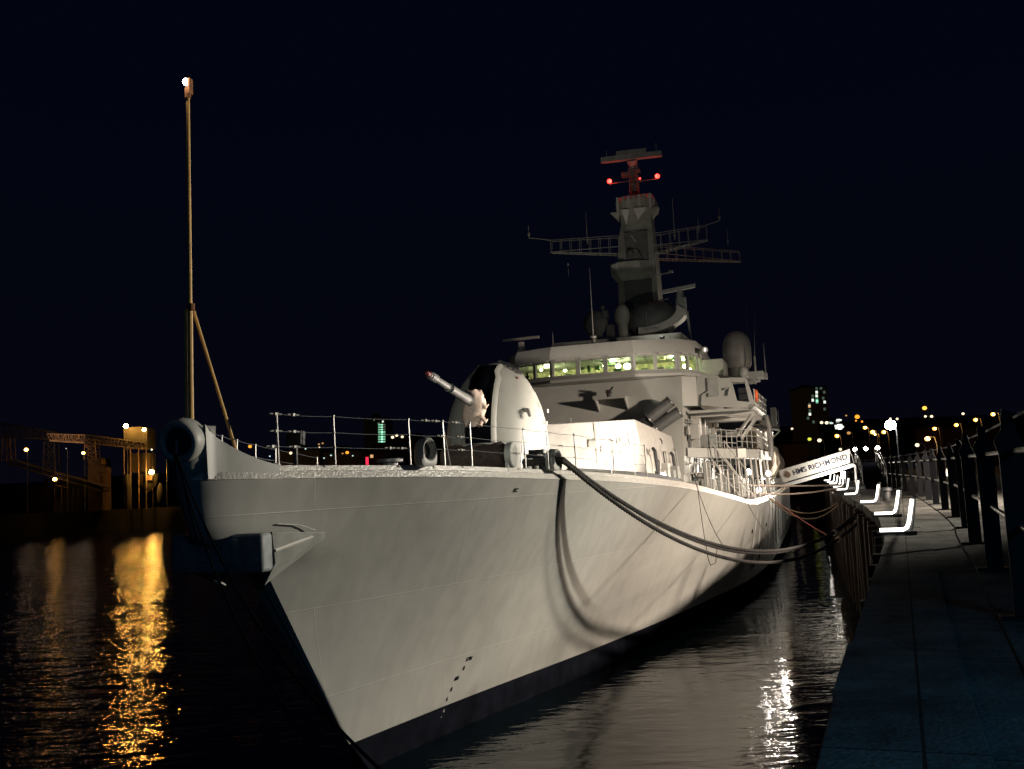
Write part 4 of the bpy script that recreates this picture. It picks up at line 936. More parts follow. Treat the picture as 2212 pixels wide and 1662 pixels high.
# clutter on the side wall: lockers, vents, pipes, doors, reels
random.seed(21)
WALL = ship
f0 = lambda u: 4.62 + (u - 29.9) * .017
for lvl, zb_, zt_ in ((0, 5.35, 7.6), (1, 8.15, 9.95)):
    for k in range(15):
        u = 30.6 + k * 1.0 + random.uniform(-.25, .25); h = random.uniform(.35, 1.35); w_ = random.uniform(.12, .55); z = random.choice([zb_, zb_ + random.uniform(.2, .8)]); h = min(h, zt_ - z - .1)
        f = MB(); f.box((f0(u) + w_ / 2 + .02, u, z + h / 2 + .02), (w_, random.uniform(.3, .9), h)); f.build(random.choice(['locker', 'vent', 'cabinet']), random.choice([GREY, GREYD, GREYP, GREYP]), WALL, bevel=.025)
    for k in range(13):
        u = 30.3 + k * 1.15 + random.uniform(-.3, .3); t_ = f0(u) + random.uniform(.05, .16); f = MB(); zz = random.uniform(zb_ + .6, zt_ - .1)
        f.tube([(t_, u, zb_), (t_, u, zz), (t_, u + random.uniform(-.6, .6), zz + .15), (t_, u + .4, zt_)], random.choice([.02, .03, .05]), 6); f.build('pipe', random.choice([GREYP, DARK, GREYD, GREY]), WALL)
    for k in range(4):
        z = random.uniform(zb_ + .5, zt_ - .2); f = MB(); f.tube([(f0(30) + .14, 30.2, z), (f0(45) + .14, 45, z + random.uniform(-.2, .2))], .035, 6); f.build('pipe_run', random.choice([GREYP, GREYD, GREY]), WALL)
for u, z in ((33.2, 5.4), (38.4, 5.4), (35.6, 8.2)):
    f = MB(); f.box((f0(u) + .05, u, z + .95), (.1, .85, 1.75)); f.tube([(f0(u) + .14, u - .2, z + 1.0), (f0(u) + .14, u + .1, z + 1.0)], .03); f.build('door', GREYP, WALL, bevel=.04)
for t_, u, z, sx, sy, sz in [(5.6, 32.5, 8.5, 1.1, .5, .7), (6.6, 35.5, 8.6, .8, .5, .9), (5.4, 31.6, 5.9, .7, .4, 1.2), (6.0, 33.4, 5.9, .5, .5, 1.3), (6.7, 34.6, 6.0, .5, .8, 1.1), (5.5, 30.9, 6.6, .4, .2, 1.6), (6.9, 36.5, 5.9, .6, .9, 1.0), (5.0, 31.0, 9.0, .5, .3, .8)]:
    f = MB(); f.box((t_, u, z), (sx, sy, sz)); f.build('deck_locker', random.choice([GREY, GREYP, GREYD]), ship, bevel=.04)
f = MB(); f.box((6.0, 34.2, 8.45), (2.2, .2, .55)); f.build('dark_grille', BLACKP, ship)
f = MB(); f.box((6.9, 37, 6.9), (1.0, .1, .55)); f.build('dark_grille', BLACKP, ship)
# inclined ladder with handrails down to the main deck
f = MB()
for t_ in (6.15, 6.85):
    a = Vector((t_ - .4, 31.3, 7.5)); b = Vector((t_ + .95, 31.2, 5.45)); f.tube([a, b], .045, 6); f.tube([a + Vector((0, -.02, .95)), b + Vector((0, 0, .95))], .03, 6)
    for i in range(6): p = a.lerp(b, i / 5); f.tube([p, p + Vector((0, 0, .95))], .022, 5)
for i in range(9):
    p = Vector((5.75, 31.25, 7.4)).lerp(Vector((7.1, 31.2, 5.5)), i / 8); f.box(p + Vector((.35, 0, 0)), (.7, .25, .03))
f.build('ladder', GREYP, ship)
# boat in its cradle
f = MB(); rb = []
for i in range(11):
    k = i / 10; u = 39.2 + 6.5 * k; w_ = .95 * min(1, math.sin(min(1, k * 2.2) * math.pi / 2) + .05); c = 7.45
    rb.append([(c + w_ * math.cos(a * math.pi / 8), u, 9.05 + (.35 * (1 - k)) + (.42 if math.sin(a * math.pi / 8) > 0 else .62) * math.sin(a * math.pi / 8) * (.35 + .65 * min(1, w_))) for a in range(16)])
f.loft(rb); boat = f.build('sea_boat', mat('boat_grp', (.55, .48, .40), .45, noise=.1), ship, smooth=60)
f = MB(); f.tube([(6.75, 39.5, 9.35), (7.45, 39.15, 9.5), (8.2, 39.6, 9.35), (8.45, 43, 9.15)], .07, 8); f.build('fender_band', DARK, boat)
# midships block aft
f = MB(); f.hexa([(-7, 46, 5.2), (7.45, 46, 5.2), (7.4, 96, 5.2), (-7, 96, 5.2)], [(-6.2, 46, 9.6), (6.6, 46, 9.6), (6.6, 96, 9.2), (-6.2, 96, 9.2)])
f.hexa([(-3, 56, 9.4), (3, 56, 9.4), (3, 66, 9.4), (-3, 66, 9.4)], [(-2, 58, 14.2), (2, 58, 14.2), (2, 65, 14.2), (-2, 65, 14.2)])
f.hexa([(-6, 76, 9.2), (6.2, 76, 9.2), (6.2, 96, 9.2), (-6, 96, 9.2)], [(-5.6, 76, 12.0), (5.8, 76, 12.0), (5.8, 96, 12), (-5.6, 96, 12)])
f.build('midships_block', GREYD, ship, smooth=0)
TARP = mat('khaki_cover', (.30, .24, .17), .9, noise=.4, scale=2.2, bump=.8, bscale=4)
f = MB(); rb = []
for i in range(9):
    u = 47 + i * 2.6; rb.append([(7.25 + .9 * math.cos(a * math.pi / 8) * (1 + .1 * math.sin(i * 1.7 + a)), u, 7.6 + 1.3 * math.sin(a * math.pi / 8) * (1 + .12 * math.sin(i + a * 1.3)) - i * .05) for a in range(16)])
f.loft(rb); f.build('covered_stores', TARP, ship, smooth=60)
f = MB()
for i in range(16):
    u = 33 + i * 1.6; p = edge_pt(u, 1, .12); f.tube([p, p + Vector((0, 0, 1.05))], .022, 5)
for z in (.35, .7, 1.03): f.tube([edge_pt(33 + i * 1.6, 1, .12) + Vector((0, 0, z)) for i in range(16)], .018, 5)
f.build('guard_rail', GREYP, ship)
for i in range(9):
    u = 18.5 + i * 1.55; p = edge_pt(u, 1, .14); f = MB(); f.tube([p, p + Vector((-.02, 0, 1.0))], .022, 6)
    if i % 3 == 0: f.tube([p + Vector((0, 0, .95)), p + Vector((0, .5, 0))], .015, 5)
    f.build('stanchion', GREYP, ship)
for k in (.36, .66, .99):
    f = MB(); f.tube([edge_pt(18.5 + i * 1.55, 1, .14) + Vector((0, 0, k)) for i in range(9)], .009, 5); f.build('guard_wire', STEEL, ship)
for t_, u, z, e_, pw in [(7.35, 35.0, 6.75, 90, 150), (8.1, 41, 6.6, 90, 150), (7.9, 33.8, 5.75, 5, 30)]:
    f = MB(); f.ell((t_, u, z), (.15, .15, .15)); f.build('side_lamp', emis('side_lamp_%d' % e_, (1, .93, .84), e_), ship); light('POINT', SW(t_ + .25, u - .2, z), pw, (1, .88, .74), .1)
light('POINT', SW(6.6, 36.5, 9.4), 60, (1, .82, .68), .2)
f = MB(); f.ell((7.6, 39.5, 6.1), (.4, .5, .35)); f.build('radome_ball', mat('gloss_black', (.01, .012, .02), .08, noise=.1), ship, smooth=60)
for u in (34, 36.5, 39, 43, 47, 51, 56, 61, 67):
    f = MB(); f.tube([(hb(u, 4.6) + .02, u, 5.0), (hb(u, 2) + .05, u, 1.6)], .05, 6); f.build('hull_pipe', HULL, ship)

# ================================================================== MOORING ROPES
FW = SW(*FL2)
def rope(name, pts, r, m_, label, cat='rope', group=None, n=9):
    f = MB()
    if r > .042 and m_ is ROPE:
        P = [Vector(p) for p in pts]; fine = []
        for i in range(len(P) - 1):
            for k in range(12): fine.append(P[i].lerp(P[i + 1], k / 12))
        dist = 0; off = [[], [], []]
        for i, p in enumerate(fine):
            d = (fine[min(i + 1, len(fine) - 1)] - fine[max(i - 1, 0)]).normalized(); a = d.cross(Vector((0, 0, 1))).normalized(); b = d.cross(a)
            if i: dist += (p - fine[i - 1]).length
            for q in range(3): an = dist / .42 * 2 * math.pi + q * 2 * math.pi / 3; off[q].append(p + (a * math.cos(an) + b * math.sin(an)) * r * .55)
        for q in range(3): f.tube(off[q], r * .62, 6)
    else: f.tube(pts, r, n)
    o = f.build(name, m_, None, smooth=60); tag(o, label, cat, group); return o


Q1 = Vector((15.1, 43.4, 5.0))
mid = SW(4.55, 4.25, 7.35)
c1 = [SW(3.3, 4.6, 7.35)] + catenary(mid, Q1, 2.15, 40); c2 = [SW(3.3, 4.7, 7.3)] + catenary(mid + Vector((.03, .03, -.05)), Q1 + Vector((.25, .3, -.1)), 2.5, 40); c3 = [SW(3.2, 4.8, 7.4)] + catenary(mid + Vector((0, 0, .06)), Q1 + Vector((-.2, -.2, .1)), 2.3, 40)
rope('mooring_rope', c1, .058, ROPE, 'uppermost strand of the thick dark rope sagging from the bow fairlead to the quay', group='thick dark bow ropes')
rope('mooring_rope', c2, .058, ROPE, 'lowest strand of the thick dark rope sagging from the bow fairlead to the quay', group='thick dark bow ropes')
rope('mooring_rope', c3, .045, ROPE, 'thinner middle strand of the thick dark rope sagging from the bow fairlead to the quay', group='thick dark bow ropes')
f = MB(); a = c1[34]; b = c1[35]; f.cyl(a, a.lerp(b, .3), .11, 10); f.cyl(c2[34] , c2[34].lerp(c2[35], .3), .11, 10); tag(f.build('rope_lashing', ROPEW), 'pale lashings binding the dark bow ropes near the quay', 'lashing')
# thin lines hanging from the rail to the rope
for i, (u, k, lab) in enumerate([(15.9, 17, 'thin dark line hanging from the rail at the silo down to the bow rope'), (26.5, 25, 'thin dark line hanging from the gunwale below the bridge to the bow rope'), (16.1, 15, 'thin slack line looping below the dark bow rope in front of the hull')]):
    p = edge_pt(u, 1, -.02); a = SW(p.x, p.y, p.z); b = Vector(c1[k]); pts = catenary(a, b + Vector((0, 0, -.55 if i == 2 else 0)), .25, 12)
    if i == 2: pts += [b + Vector((.08, .1, -.75)), b + Vector((.3, .35, -.7)), b + Vector((.42, .5, -.1))]
    rope('hanging_line', pts, .013, ROPE, lab, 'line', n=5)
p = SW(7.95, 46, 5.1); rope('hanging_line', catenary(p, c1[33], .15, 10), .018, mat('red_line', (.35, .04, .03), .8), 'thin red line hanging from the ship side down to the dark bow rope', 'line', n=5)
# pale breast ropes to the quay amidships
A1 = SW(7.3, 33, 6.05); B1_ = Vector((*SW(12.5, 47, 0).xy, 5.6))
rope('breast_rope', catenary(A1, B1_, .05), .05, ROPEW, 'taut pale rope from the ship side to the quay below the gangway', group='pale ropes amidships', n=7)
rope('breast_rope', catenary(SW(7.3, 33, 5.65), B1_ + Vector((0, 0, -.1)), .25), .05, ROPEW, 'pale rope sagging slightly just under the taut one below the gangway', group='pale ropes amidships', n=7)
for i, sg in enumerate((1.1, 1.45)):
    rope('spring_rope', catenary(SW(7.9, 42, 5.2), Vector((*SW(12.6, 44, 0).xy, 5.0)), sg), .04, mat('tan_rope', (.22, .15, .09), .9, noise=.3, scale=10), ['slack tan rope dipping between hull and quay below the pale ropes', 'deepest slack tan rope hanging between hull and quay'][i], group='slack ropes amidships', n=6)
# head ropes from the stem
st = SW(.03, -6.55, 7.62)
for i, (q, sg, lab) in enumerate([((1.0, 3.5, 4.5), 1.45, 'dark rope hanging from the stem head down across the anchor to the quay'), ((1.2, 4.0, 4.6), 1.3, 'second dark head rope from the stem head, hanging nearest the hull')]):
    rope('head_rope', [SW(.03, -6.2, 7.7)] + catenary(st + Vector((.02 * i, 0, 0)), q, sg, 30), .017, BLACKP, lab, group='head ropes from the stem', n=7)
# ship-side ring bollard on the quay
f = MB(); f.cyl((16.6, 45.1, 5.2), (16.6, 45.1, 5.65), .18, 16); f.cyl((16.6, 45.1, 5.65), (16.6, 45.1, 5.78), .28, 16, .22); tag(f.build('quay_bollard', DARK), 'dark iron bollard on the quay where the bow ropes end', 'bollard')

# ================================================================== GANGWAY
gw = thing('gangway', 'gangway with a white lettered side panel sloping up from the ship to the quay platform', 'gangway', (S0.x, S0.y, 0), -TH)
GY = 58.0; G0 = Vector((8.3, GY, 5.62)); G1 = Vector((13.65, GY, 7.0)); gd = (G1 - G0).normalized(); gu = Vector((-gd.z, 0, gd.x))
PANEL = mat('white_panel_cloth', (.74, .70, .63), .7, noise=.05, scale=2, bump=.2, bscale=3)
f = MB(); f.prism([G0 + gd * .1 + gu * .12, G0 + gd * .02 + gu * 1.12, G1 + gd * .0 + gu * 1.12, G1 - gd * .3 + gu * .12], (0, .05, 0)); f.build('side_panel', PANEL, gw, smooth=0)
f = MB(); f.prism([G0 - gu * .25, G0 + gu * .02, G1 + gu * .02, G1 - gu * .25], (0, .12, 0)); f.prism([G0 - gu * .25 + Vector((0, .9, 0)), G0 + gu * .02 + Vector((0, .9, 0)), G1 + gu * .02 + Vector((0, .9, 0)), G1 - gu * .25 + Vector((0, .9, 0))], (0, .12, 0)); f.build('side_beam', WHITE, gw, smooth=0)
for k0, k1 in ((.08, .32), (.40, .52), (.6, .78)):
    f = MB(); f.prism([G0.lerp(G1, k0) + gu * .06, G0.lerp(G1, k0) + gu * .10, G0.lerp(G1, k1) + gu * .10, G0.lerp(G1, k1) + gu * .06], (0, .03, 0)); f.build('slot', BLACKP, gw, smooth=0)
f = MB(); f.prism([G0 + Vector((0, .12, 0)), G0 + gu * .05 + Vector((0, .12, 0)), G1 + gu * .05 + Vector((0, .12, 0)), G1 + Vector((0, .12, 0))], (0, .8, 0)); f.build('treadway', GREYD, gw, smooth=0)
f = MB()
for dy in (0.06, .98):
    f.tube([G0 + gu * 1.14 + Vector((0, dy, 0)), G1 + gu * 1.14 + Vector((0, dy, 0))], .025, 6)
    for i in range(6): p = G0.lerp(G1, i / 5) + Vector((0, dy + (.03 if dy < .5 else 0), 0)); f.tube([p, p + gu * 1.12], .02, 5)
f.build('handrail', STEEL, gw)
INK = mat('dark_lettering', (.03, .03, .05), .6)
text('HMS', .55, (gd, gu, G0.lerp(G1, .275) + gu * .62 + Vector((0, -.02, 0))), INK, 'lettering', gw); text('RICHMOND', .55, (gd, gu, G0.lerp(G1, .67) + gu * .62 + Vector((0, -.02, 0))), INK, 'lettering', gw)
f = MB(); c = G0.lerp(G1, .105) + gu * .6 + Vector((0, -.02, 0)); f.torus(c, gd, gu, .19, .035, 20, 6); f.torus(c + gu * .24, gd, gu, .07, .03, 12, 5); f.torus(c, gd, gu, .08, .035, 12, 5); f.build('crest', mat('crest_bronze', (.22, .12, .07), .6), gw)

# platform at the quay end with arched rails, ramp toward the camera
pf = thing('landing_platform', 'raised steel landing platform with curved handrails at the top of the gangway', 'platform', (S0.x, S0.y, 0), -TH)
f = MB(); f.box((14.5, 58.3, 6.95), (1.8, 3.0, .1)); f.hexa([(13.9, 47, 5.25), (15.2, 47, 5.25), (15.2, 56.8, 6.9), (13.9, 56.8, 6.9)], [(13.9, 47, 5.3), (15.2, 47, 5.3), (15.2, 56.8, 7.0), (13.9, 56.8, 7.0)]); f.build('ramp', BLACKP, pf, smooth=0)
for x in (13.7, 15.3):
    for y in (57, 59.6): f = MB(); f.tube([(x, y, 5.2), (x, y, 7)], .05); f.build('leg', STEEL, pf)
for x in (13.75, 15.25):
    pts = [(x, 59.7, 7.9), (x, 59.2, 8.12), (x, 57, 8.14), (x, 55.5, 8.05), (x, 52, 7.6), (x, 49, 7.15), (x, 47, 6.7), (x, 46.8, 6.3)]; f = MB(); f.tube(pts, .03, 7); f.tube([(a, b, c - .45) for a, b, c in pts[1:-1]], .02, 6)
    for a, b, c in pts[1:-1]: f.tube([(a, b, c - 1.1), (a, b, c)], .024, 6)
    f.build('curved_rail', STEEL, pf)
for i, (x, u) in enumerate([(13.78, 58.2), (14.55, 57.9), (15.3, 56.0)]):
    f = MB(); f.ell((x, u, 8.05), (.14, .14, .14), 12, 8); f.build('lamp', emis('platform_lamp', (1, .93, .84), 40), pf); light('POINT', SW(x, u - .3, 8.0), 30, (1, .9, .8), .12)

# ================================================================== BOARDS MADE UP FOR PALE PATCHES BEHIND THE RAILING
for i, (x, y, w_) in enumerate([(21.0, 47.6, .8), (19.6, 44.9, .5)]):
    o = thing('notice_board', ['pale rectangular board standing close behind the railing', 'small pale board behind the railing, tilted on its post'][i], 'board', (x, y, ZQ), -.2)
    f = MB(); f.box((0, 0, 1.25), (w_, .05, .75), (0, [0, .5][i], 0)); f.build('panel', PANEL, o, bevel=.01); f = MB(); f.tube([(0, .05, 0), (0, .05, 1.5)], .04); f.build('post', DARK, o)

# ================================================================== FAR SHORES
def ray(x, y):
    return rr * ((x - 1106) / 2147.0) + uu * (-(y - 831) / 2147.0) + fwd


def PX(x, y, Y): d = ray(x, y); return EYE + d * (Y / d.y)
def PZ(x, y, z): d = ray(x, y); return EYE + d * ((z - EYE.z) / d.z)


BANK = mat('dark_bank', (.012, .011, .010), .9, noise=.4, scale=.2)
BANKW = mat('far_quay_masonry', (.003, .0026, .0022), .9, noise=.5, scale=.3)
# far bank: flat industrial shore on the left, river bending away behind the ship
f = MB(); line = [(-420, 190), (-150, 214), (-60, 232), (10, 262), (60, 330), (100, 470), (140, 800)]
f.add([(x, y, 4.6) for x, y in line] + [(x - 600, y + 1400, 7) for x, y in line], [(i, i + 1, len(line) + i + 1, len(line) + i) for i in range(len(line) - 1)])
o = f.build('riverbank', BANK, smooth=0); o['kind'] = 'structure'
f = MB()
for i in range(len(line) - 1):
    (x, y), (x2, y2) = line[i], line[i + 1]; f.add([(x, y, -1), (x2, y2, -1), (x2, y2, 4.7), (x, y, 4.7)], [(0, 1, 2, 3)]); f.add([(x, y, 4.7), (x2, y2, 4.7), (x2 - .3, y2 + 1.2, 4.7), (x - .3, y + 1.2, 4.7)], [(0, 1, 2, 3)])
tag(f.build('embankment_wall', BANKW, smooth=0), 'black far embankment wall along the left side of the river', 'embankment')
# hills with town beyond
random.seed(9)
f = MB(); nx, ny = 60, 12; vs = []
for j in range(ny + 1):
    for i in range(nx + 1):
        x = -700 + 1500 * i / nx; y = 380 + 60 * j; base = 7 if x < 60 else 6
        h = base + (j / ny)**.8 * (22 + 20 * max(0, min(1, (x - 40) / 300))) * (1 + .25 * math.sin(x * .011 + j)) + random.uniform(-.8, .8) * (j > 0)
        vs.append((x, y, h))
f.add(vs, [(j * (nx + 1) + i, j * (nx + 1) + i + 1, (j + 1) * (nx + 1) + i + 1, (j + 1) * (nx + 1) + i) for j in range(ny) for i in range(nx)])
o = f.build('hillside', BANK, smooth=80); o['kind'] = 'structure'

BRK = mat('dim_brick', (.16, .10, .06), .9, noise=.3, scale=.5); BCON = mat('dim_render', (.14, .14, .12), .9, noise=.25, scale=.4)
LITS = {'w': emis('window_white', (.9, 1, .85), 1.1), 'g': emis('window_green', (.35, 1, .62), .55), 'o': emis('window_amber', (1, .6, .25), .7), 'd': emis('window_dim', (.5, .75, .6), .12)}


def building(px0, py0, px1, py1, Y, label, m_, wins, name='building', depth=18, cat='building', zbase=None):
    a = PX(px0, py1, Y); b = PX(px1, py0, Y); z0 = zbase if zbase is not None else min(a.z, 5); w_ = b.x - a.x; h = b.z - z0
    o = thing(name, label, cat, (a.x, Y, z0)); f = MB(); f.box((w_ / 2, depth / 2, h / 2), (w_, depth, h)); f.build('wall', m_, o, smooth=0)
    f = MB(); f.box((w_ / 2, depth / 2, h + .3), (w_ + .5, depth + .5, .6)); f.box((w_ * .4, depth / 2, h + 1.3), (w_ * .3, 4, 1.6)); f.build('roof', BANKW, o, smooth=0)
    for (x, y, k, ww, hh) in wins:
        p = PX(x, y, Y) - Vector((a.x, Y, z0)); f = MB(); f.box((p.x, -.04, p.z), (ww, .06, hh)); f.build('window', LITS[k], o, smooth=0)
    return o


# tower block on the right (window positions read floor by floor)
tw = [(2080 + x * .34, 1040 + y * .34, k) for x, y, k in [(525, 100, 'd'), (525, 133, 'w'), (525, 163, 'w'), (493, 198, 'w'), (528, 198, 'g'), (528, 212, 'g'), (587, 133, 'd'), (590, 213, 'w'), (578, 181, 'd'), (466, 233, 'd'), (466, 248, 'o'), (470, 283, 'd'), (470, 312, 'w'), (455, 345, 'd'), (500, 375, 'd'), (560, 100, 'd'), (493, 165, 'd'), (590, 270, 'd')]]
building(1737, 836, 1786, 960, 480, 'tall dark tower block on the right skyline with scattered lit windows', mat('tower_panels', (.05, .045, .03), .9, emit=(.9, .5, .2), estr=.0025, noise=.3), [(x / 1.2803, y / 1.2803, k, 1.1, 1.3) for x, y, k in tw], 'tower_block', zbase=12, cat='tower block')  # wall emits a faint amber glow in place of light falling on it
lw = [(2080 + x * .34, 1040 + y * .34) for x, y in [(700, 360), (715, 362), (695, 372), (705, 402), (720, 402), (690, 425), (720, 425), (705, 412), (712, 428), (685, 408), (645, 382), (732, 415)]]
building(1800, 912, 1830, 980, 430, 'low office block with rows of pale lit windows right of the tower block', mat('office_wall', (.03, .03, .03), .9), [(x / 1.2803, y / 1.2803, 'w', 1.5, .9) for x, y in lw], zbase=6)
building(1695, 958, 1742, 1010, 300, 'low amber-lit warehouse wall seen above the lower end of the gangway', mat('amber_warehouse', (.30, .17, .05), .9, noise=.3, scale=.3), [], 'warehouse', zbase=5)  # amber light is put into the wall colour
gw_ = []
for r_ in range(8): gw_ += [(822, 918 + r_ * 5.2, 'g', 1.4, .45), (828, 918 + r_ * 5.2, 'g' if r_ > 2 else 'd', 1.2, .45)]
gw_ += [(827, 911, 'w', .5, .5), (818, 915, 'd', .6, .5), (808, 908, 'd', .5, .4)]
building(788, 905, 832, 985, 300, 'office block across the river with a green-lit glass stairwell', mat('office_dark_green', (.03, .05, .04), .8), gw_, zbase=6)
building(840, 945, 960, 990, 330, 'long amber-tinted brick building behind the gun across the river', BRK, [], zbase=6)
building(786, 976, 845, 1012, 262, 'pale riverside pavilion roof across the water below the green-lit block', mat('pavilion_wall', (.02, .02, .02), .8), [(803, 986, 'o', .8, .8), (793, 990, 'w', .4, .4)], 'pavilion', zbase=5, depth=8)
f = MB(); p = PX(793, 996, 258); f.box(p, (.7, .3, 2.0)); tag(f.build('neon_sign', emis('red_neon', (1, .02, .08), 1.2)), 'upright red lit sign on the far bank under the pavilion', 'sign')
for x0, x1, y0, lab in [(600, 690, 972, 'dark low shed far across the river beneath scattered lights'), (700, 780, 975, 'dark flat-roofed shed across the river left of the pavilion')]:
    building(x0, y0, x1, 1008, 290, lab, BCON, [], 'shed', zbase=5)
building(1860, 950, 1910, 1005, 360, 'dark terrace of houses on the hillside right of the low offices', BRK, [], 'terrace', zbase=6)
building(2040, 915, 2180, 985, 260, 'dark warehouse front behind the railing at the far right', mat('right_warehouse', (.06, .035, .02), .9, noise=.4, scale=.3), [], 'warehouse', zbase=5)

# lamps: pole, arm and glowing head
HEADM = {'o': emis('sodium_glow', (1, .34, .03), 1.7), 'w': emis('white_glow', (1, .80, .52), 1.7), 'y': emis('lime_glow', (.8, .85, .06), 1.1), 'O': emis('sodium_bright', (1, .48, .09), 470), 'P': emis('sodium_medium', (1, .48, .08), 40), 'Q': emis('sodium_mild', (1, .45, .07), 15), 's': emis('sodium_soft', (1, .40, .05), 2.6), 'W': emis('white_bright', (1, .97, .92), 90), 'c': emis('cool_glow', (.6, .95, .9), 1.0), 'r': emis('red_glow', (1, .1, .1), 1.5), 'd': emis('dim_orange_glow', (1, .5, .15), .5)}
POLEM = mat('lamp_pole', (.05, .05, .05), .6)


def lamp(p, k, r_, label, group=None, ground=5.2, name='street_lamp', arm=1.0, power=0, cat='street lamp'):
    o = thing(name, label, cat, (p.x, p.y, ground), 0, group)
    h = p.z - ground
    f = MB(); f.tube([(arm, .0, 0), (arm, 0, h * .85), (arm * .8, 0, h + r_ * .5), (.1, 0, h + r_ * .8)], [.09, .06, .05, .05], 6); f.build('pole', POLEM, o)
    f = MB(); f.ell((0, 0, h), (r_, r_, r_ * .85), 12, 8); f.build('lamp_head', HEADM[k], o)
    if power: light('POINT', (p.x, p.y - r_ * 1.5, p.z), power, (1, .5, .12) if k in 'oOs' else (1, .95, .85), r_)
    return o


c6 = lambda x, y: ((2080 + x * .34) / 1.2803, (1040 + y * .34) / 1.2803)
# row along the quay road, same height, receding
row = [(2042, 305), (1958, 313), (1817, 358), (1660, 400), (1483, 430)]
for i, (x, y) in enumerate(row):
    p = PZ(*c6(x, y), 13.2); lamp(p, 's', .0021 * p.y, ['rightmost orange street lamp of the quay road row, beside the tallest railing posts', 'second orange street lamp from the right in the quay road row', 'orange street lamp in the middle of the quay road row above the railing', 'fourth orange street lamp from the right in the quay road row', 'leftmost orange street lamp of the quay road row, right of the white floodlight'][i], 'orange lamps of the quay road', power=250)
hill = [(855, 333, 'o', 300, .0024, 'brightest orange hillside lamp above the gangway'), (918, 422, 's', 260, .002, 'orange lamp just below the brightest hillside lamp'), (893, 372, 'o', 330, .0012, 'small orange lamp right under the brightest hillside lamp'), (845, 365, 'o', 340, .0009, 'tiny orange lamp left of a small one on the hillside'),
        (980, 458, 's', 230, .0024, 'orange lamp left of the white floodlight, right one of a close pair'), (1000, 478, 'o', 235, .0012, 'small orange lamp touching the lower side of a larger one'), (1070, 458, 's', 215, .0022, 'orange lamp immediately below left of the white floodlight'), (690, 490, 's', 250, .0022, 'orange lamp over the middle of the gangway panel'),
        (467, 515, 'y', 240, .0019, 'yellow-green lamp over the lower end of the gangway'), (548, 525, 'w', 230, .0021, 'white lamp right of the yellow-green one above the gangway'), (718, 598, 'w', 190, .0015, 'small white lamp just above the gangway panel'), (325, 430, 'w', 320, .0012, 'lone small white lamp close to the ship side platforms'),
        (565, 380, 'w', 380, .0016, 'left one of two pale lamps below the tower block'), (607, 382, 'w', 380, .0018, 'right one of two pale lamps below the tower block'), (1403, 262, 's', 330, .0022, 'highest orange lamp on the hillside'), (1410, 330, 'w', 330, .0013, 'left small white lamp under the highest orange lamp'),
        (1460, 330, 'w', 330, .0015, 'right small white lamp under the highest orange lamp'), (1716, 308, 'w', 340, .0014, 'small white lamp high above the quay road row'), (1180, 350, 'w', 300, .0013, 'small white lamp up right of the white floodlight'), (1125, 348, 'w', 305, .0011, 'small white lamp directly above the white floodlight'),
        (1343, 563, 'w', 120, .0021, 'white lamp low behind the railing right of the platform'), (1425, 512, 'o', 110, .0028, 'big orange lamp low behind the railing'), (765, 323, 'd', 350, .001, 'faint dim orange lamp left of the brightest hillside lamp'), (785, 465, 'd', 260, .0018, 'dull amber lamp between two orange lamps above the gangway'), (645, 382, 'c', 390, .0009, 'tiny bluish lamp right of the two pale lamps')]
for x, y, k, Y, s_, lab in hill:
    p = PX(*c6(x, y), Y); lamp(p, k, s_ * Y * 1.0, lab, 'lamps on the hillside', ground=max(5.2, p.z - 8), power=600 if k in 'so' and Y < 270 else 0)
p = PX(*c6(1125, 400), 105)
big = lamp(p, 'W', .58, 'large white floodlight on a mast behind the gangway platform, brightest light on the quay', None, name='floodlight_mast', arm=.6, power=400, cat='floodlight')

# lights between the guard rails, left of the gun
mid_l = [(800 + 0, 985, 'd', 'x')]
cityl = [(848, 945, 'w', .0016, 'left lamp of three in a row beside the green-lit block'), (857, 941, 'w', .0014, 'middle lamp of three beside the green-lit block'), (869, 944, 'w', .0014, 'right lamp of three beside the green-lit block'), (628, 979, 'w', .0016, 'bright white lamp across the river between the first two tall stanchions'),
         (540, 965, 'o', .0018, 'oblong orange lamp just right of the jackstaff stay'), (750, 978, 'o', .0017, 'orange lamp across the river right of the second tall stanchion'), (689, 960, 'd', .001, 'dim pinkish lamp, upper one left of the second stanchion'), (697, 958, 'd', .001, 'tiny orange lamp left of the second stanchion top light'),
         (690, 967, 'w', .0009, 'small white lamp under two dim ones near the second stanchion'), (660, 970, 'c', .0008, 'tiny green lamp across the river near the first stanchion'), (740, 980, 'd', .0009, 'tiny amber lamp left of the orange lamp across the river'), (762, 985, 'c', .0008, 'tiny cold lamp right of the orange lamp across the river'),
         (715, 984, 'c', .0009, 'tiny bluish lamp low beside the second stanchion'), (700, 990, 'c', .0008, 'tiny cold lamp lowest near the second stanchion'), (583, 986, 'c', .0008, 'tiny cold lamp low by the first tall stanchion')]
for x, y, k, s_, lab in cityl:
    p = PX(x, y, 275); lamp(p, k, s_ * 275, lab, 'lamps across the river behind the guard rails', ground=5)

# ---- cement works on the left bank
c5_ = lambda x, y: (x * .2162, 859 + y * .2162)
L5 = lambda x, y, Y=222: PX(*c5_(x, y), Y)
OX = mat('dusty_ochre_steel', (.09, .055, .03), .85, noise=.4, scale=.6); OD = mat('dark_rusty_steel', (.014, .009, .007), .9, noise=.4, scale=.6); OP = mat('pale_dusty_panel', (.014, .012, .007), .85, noise=.25, scale=.5)


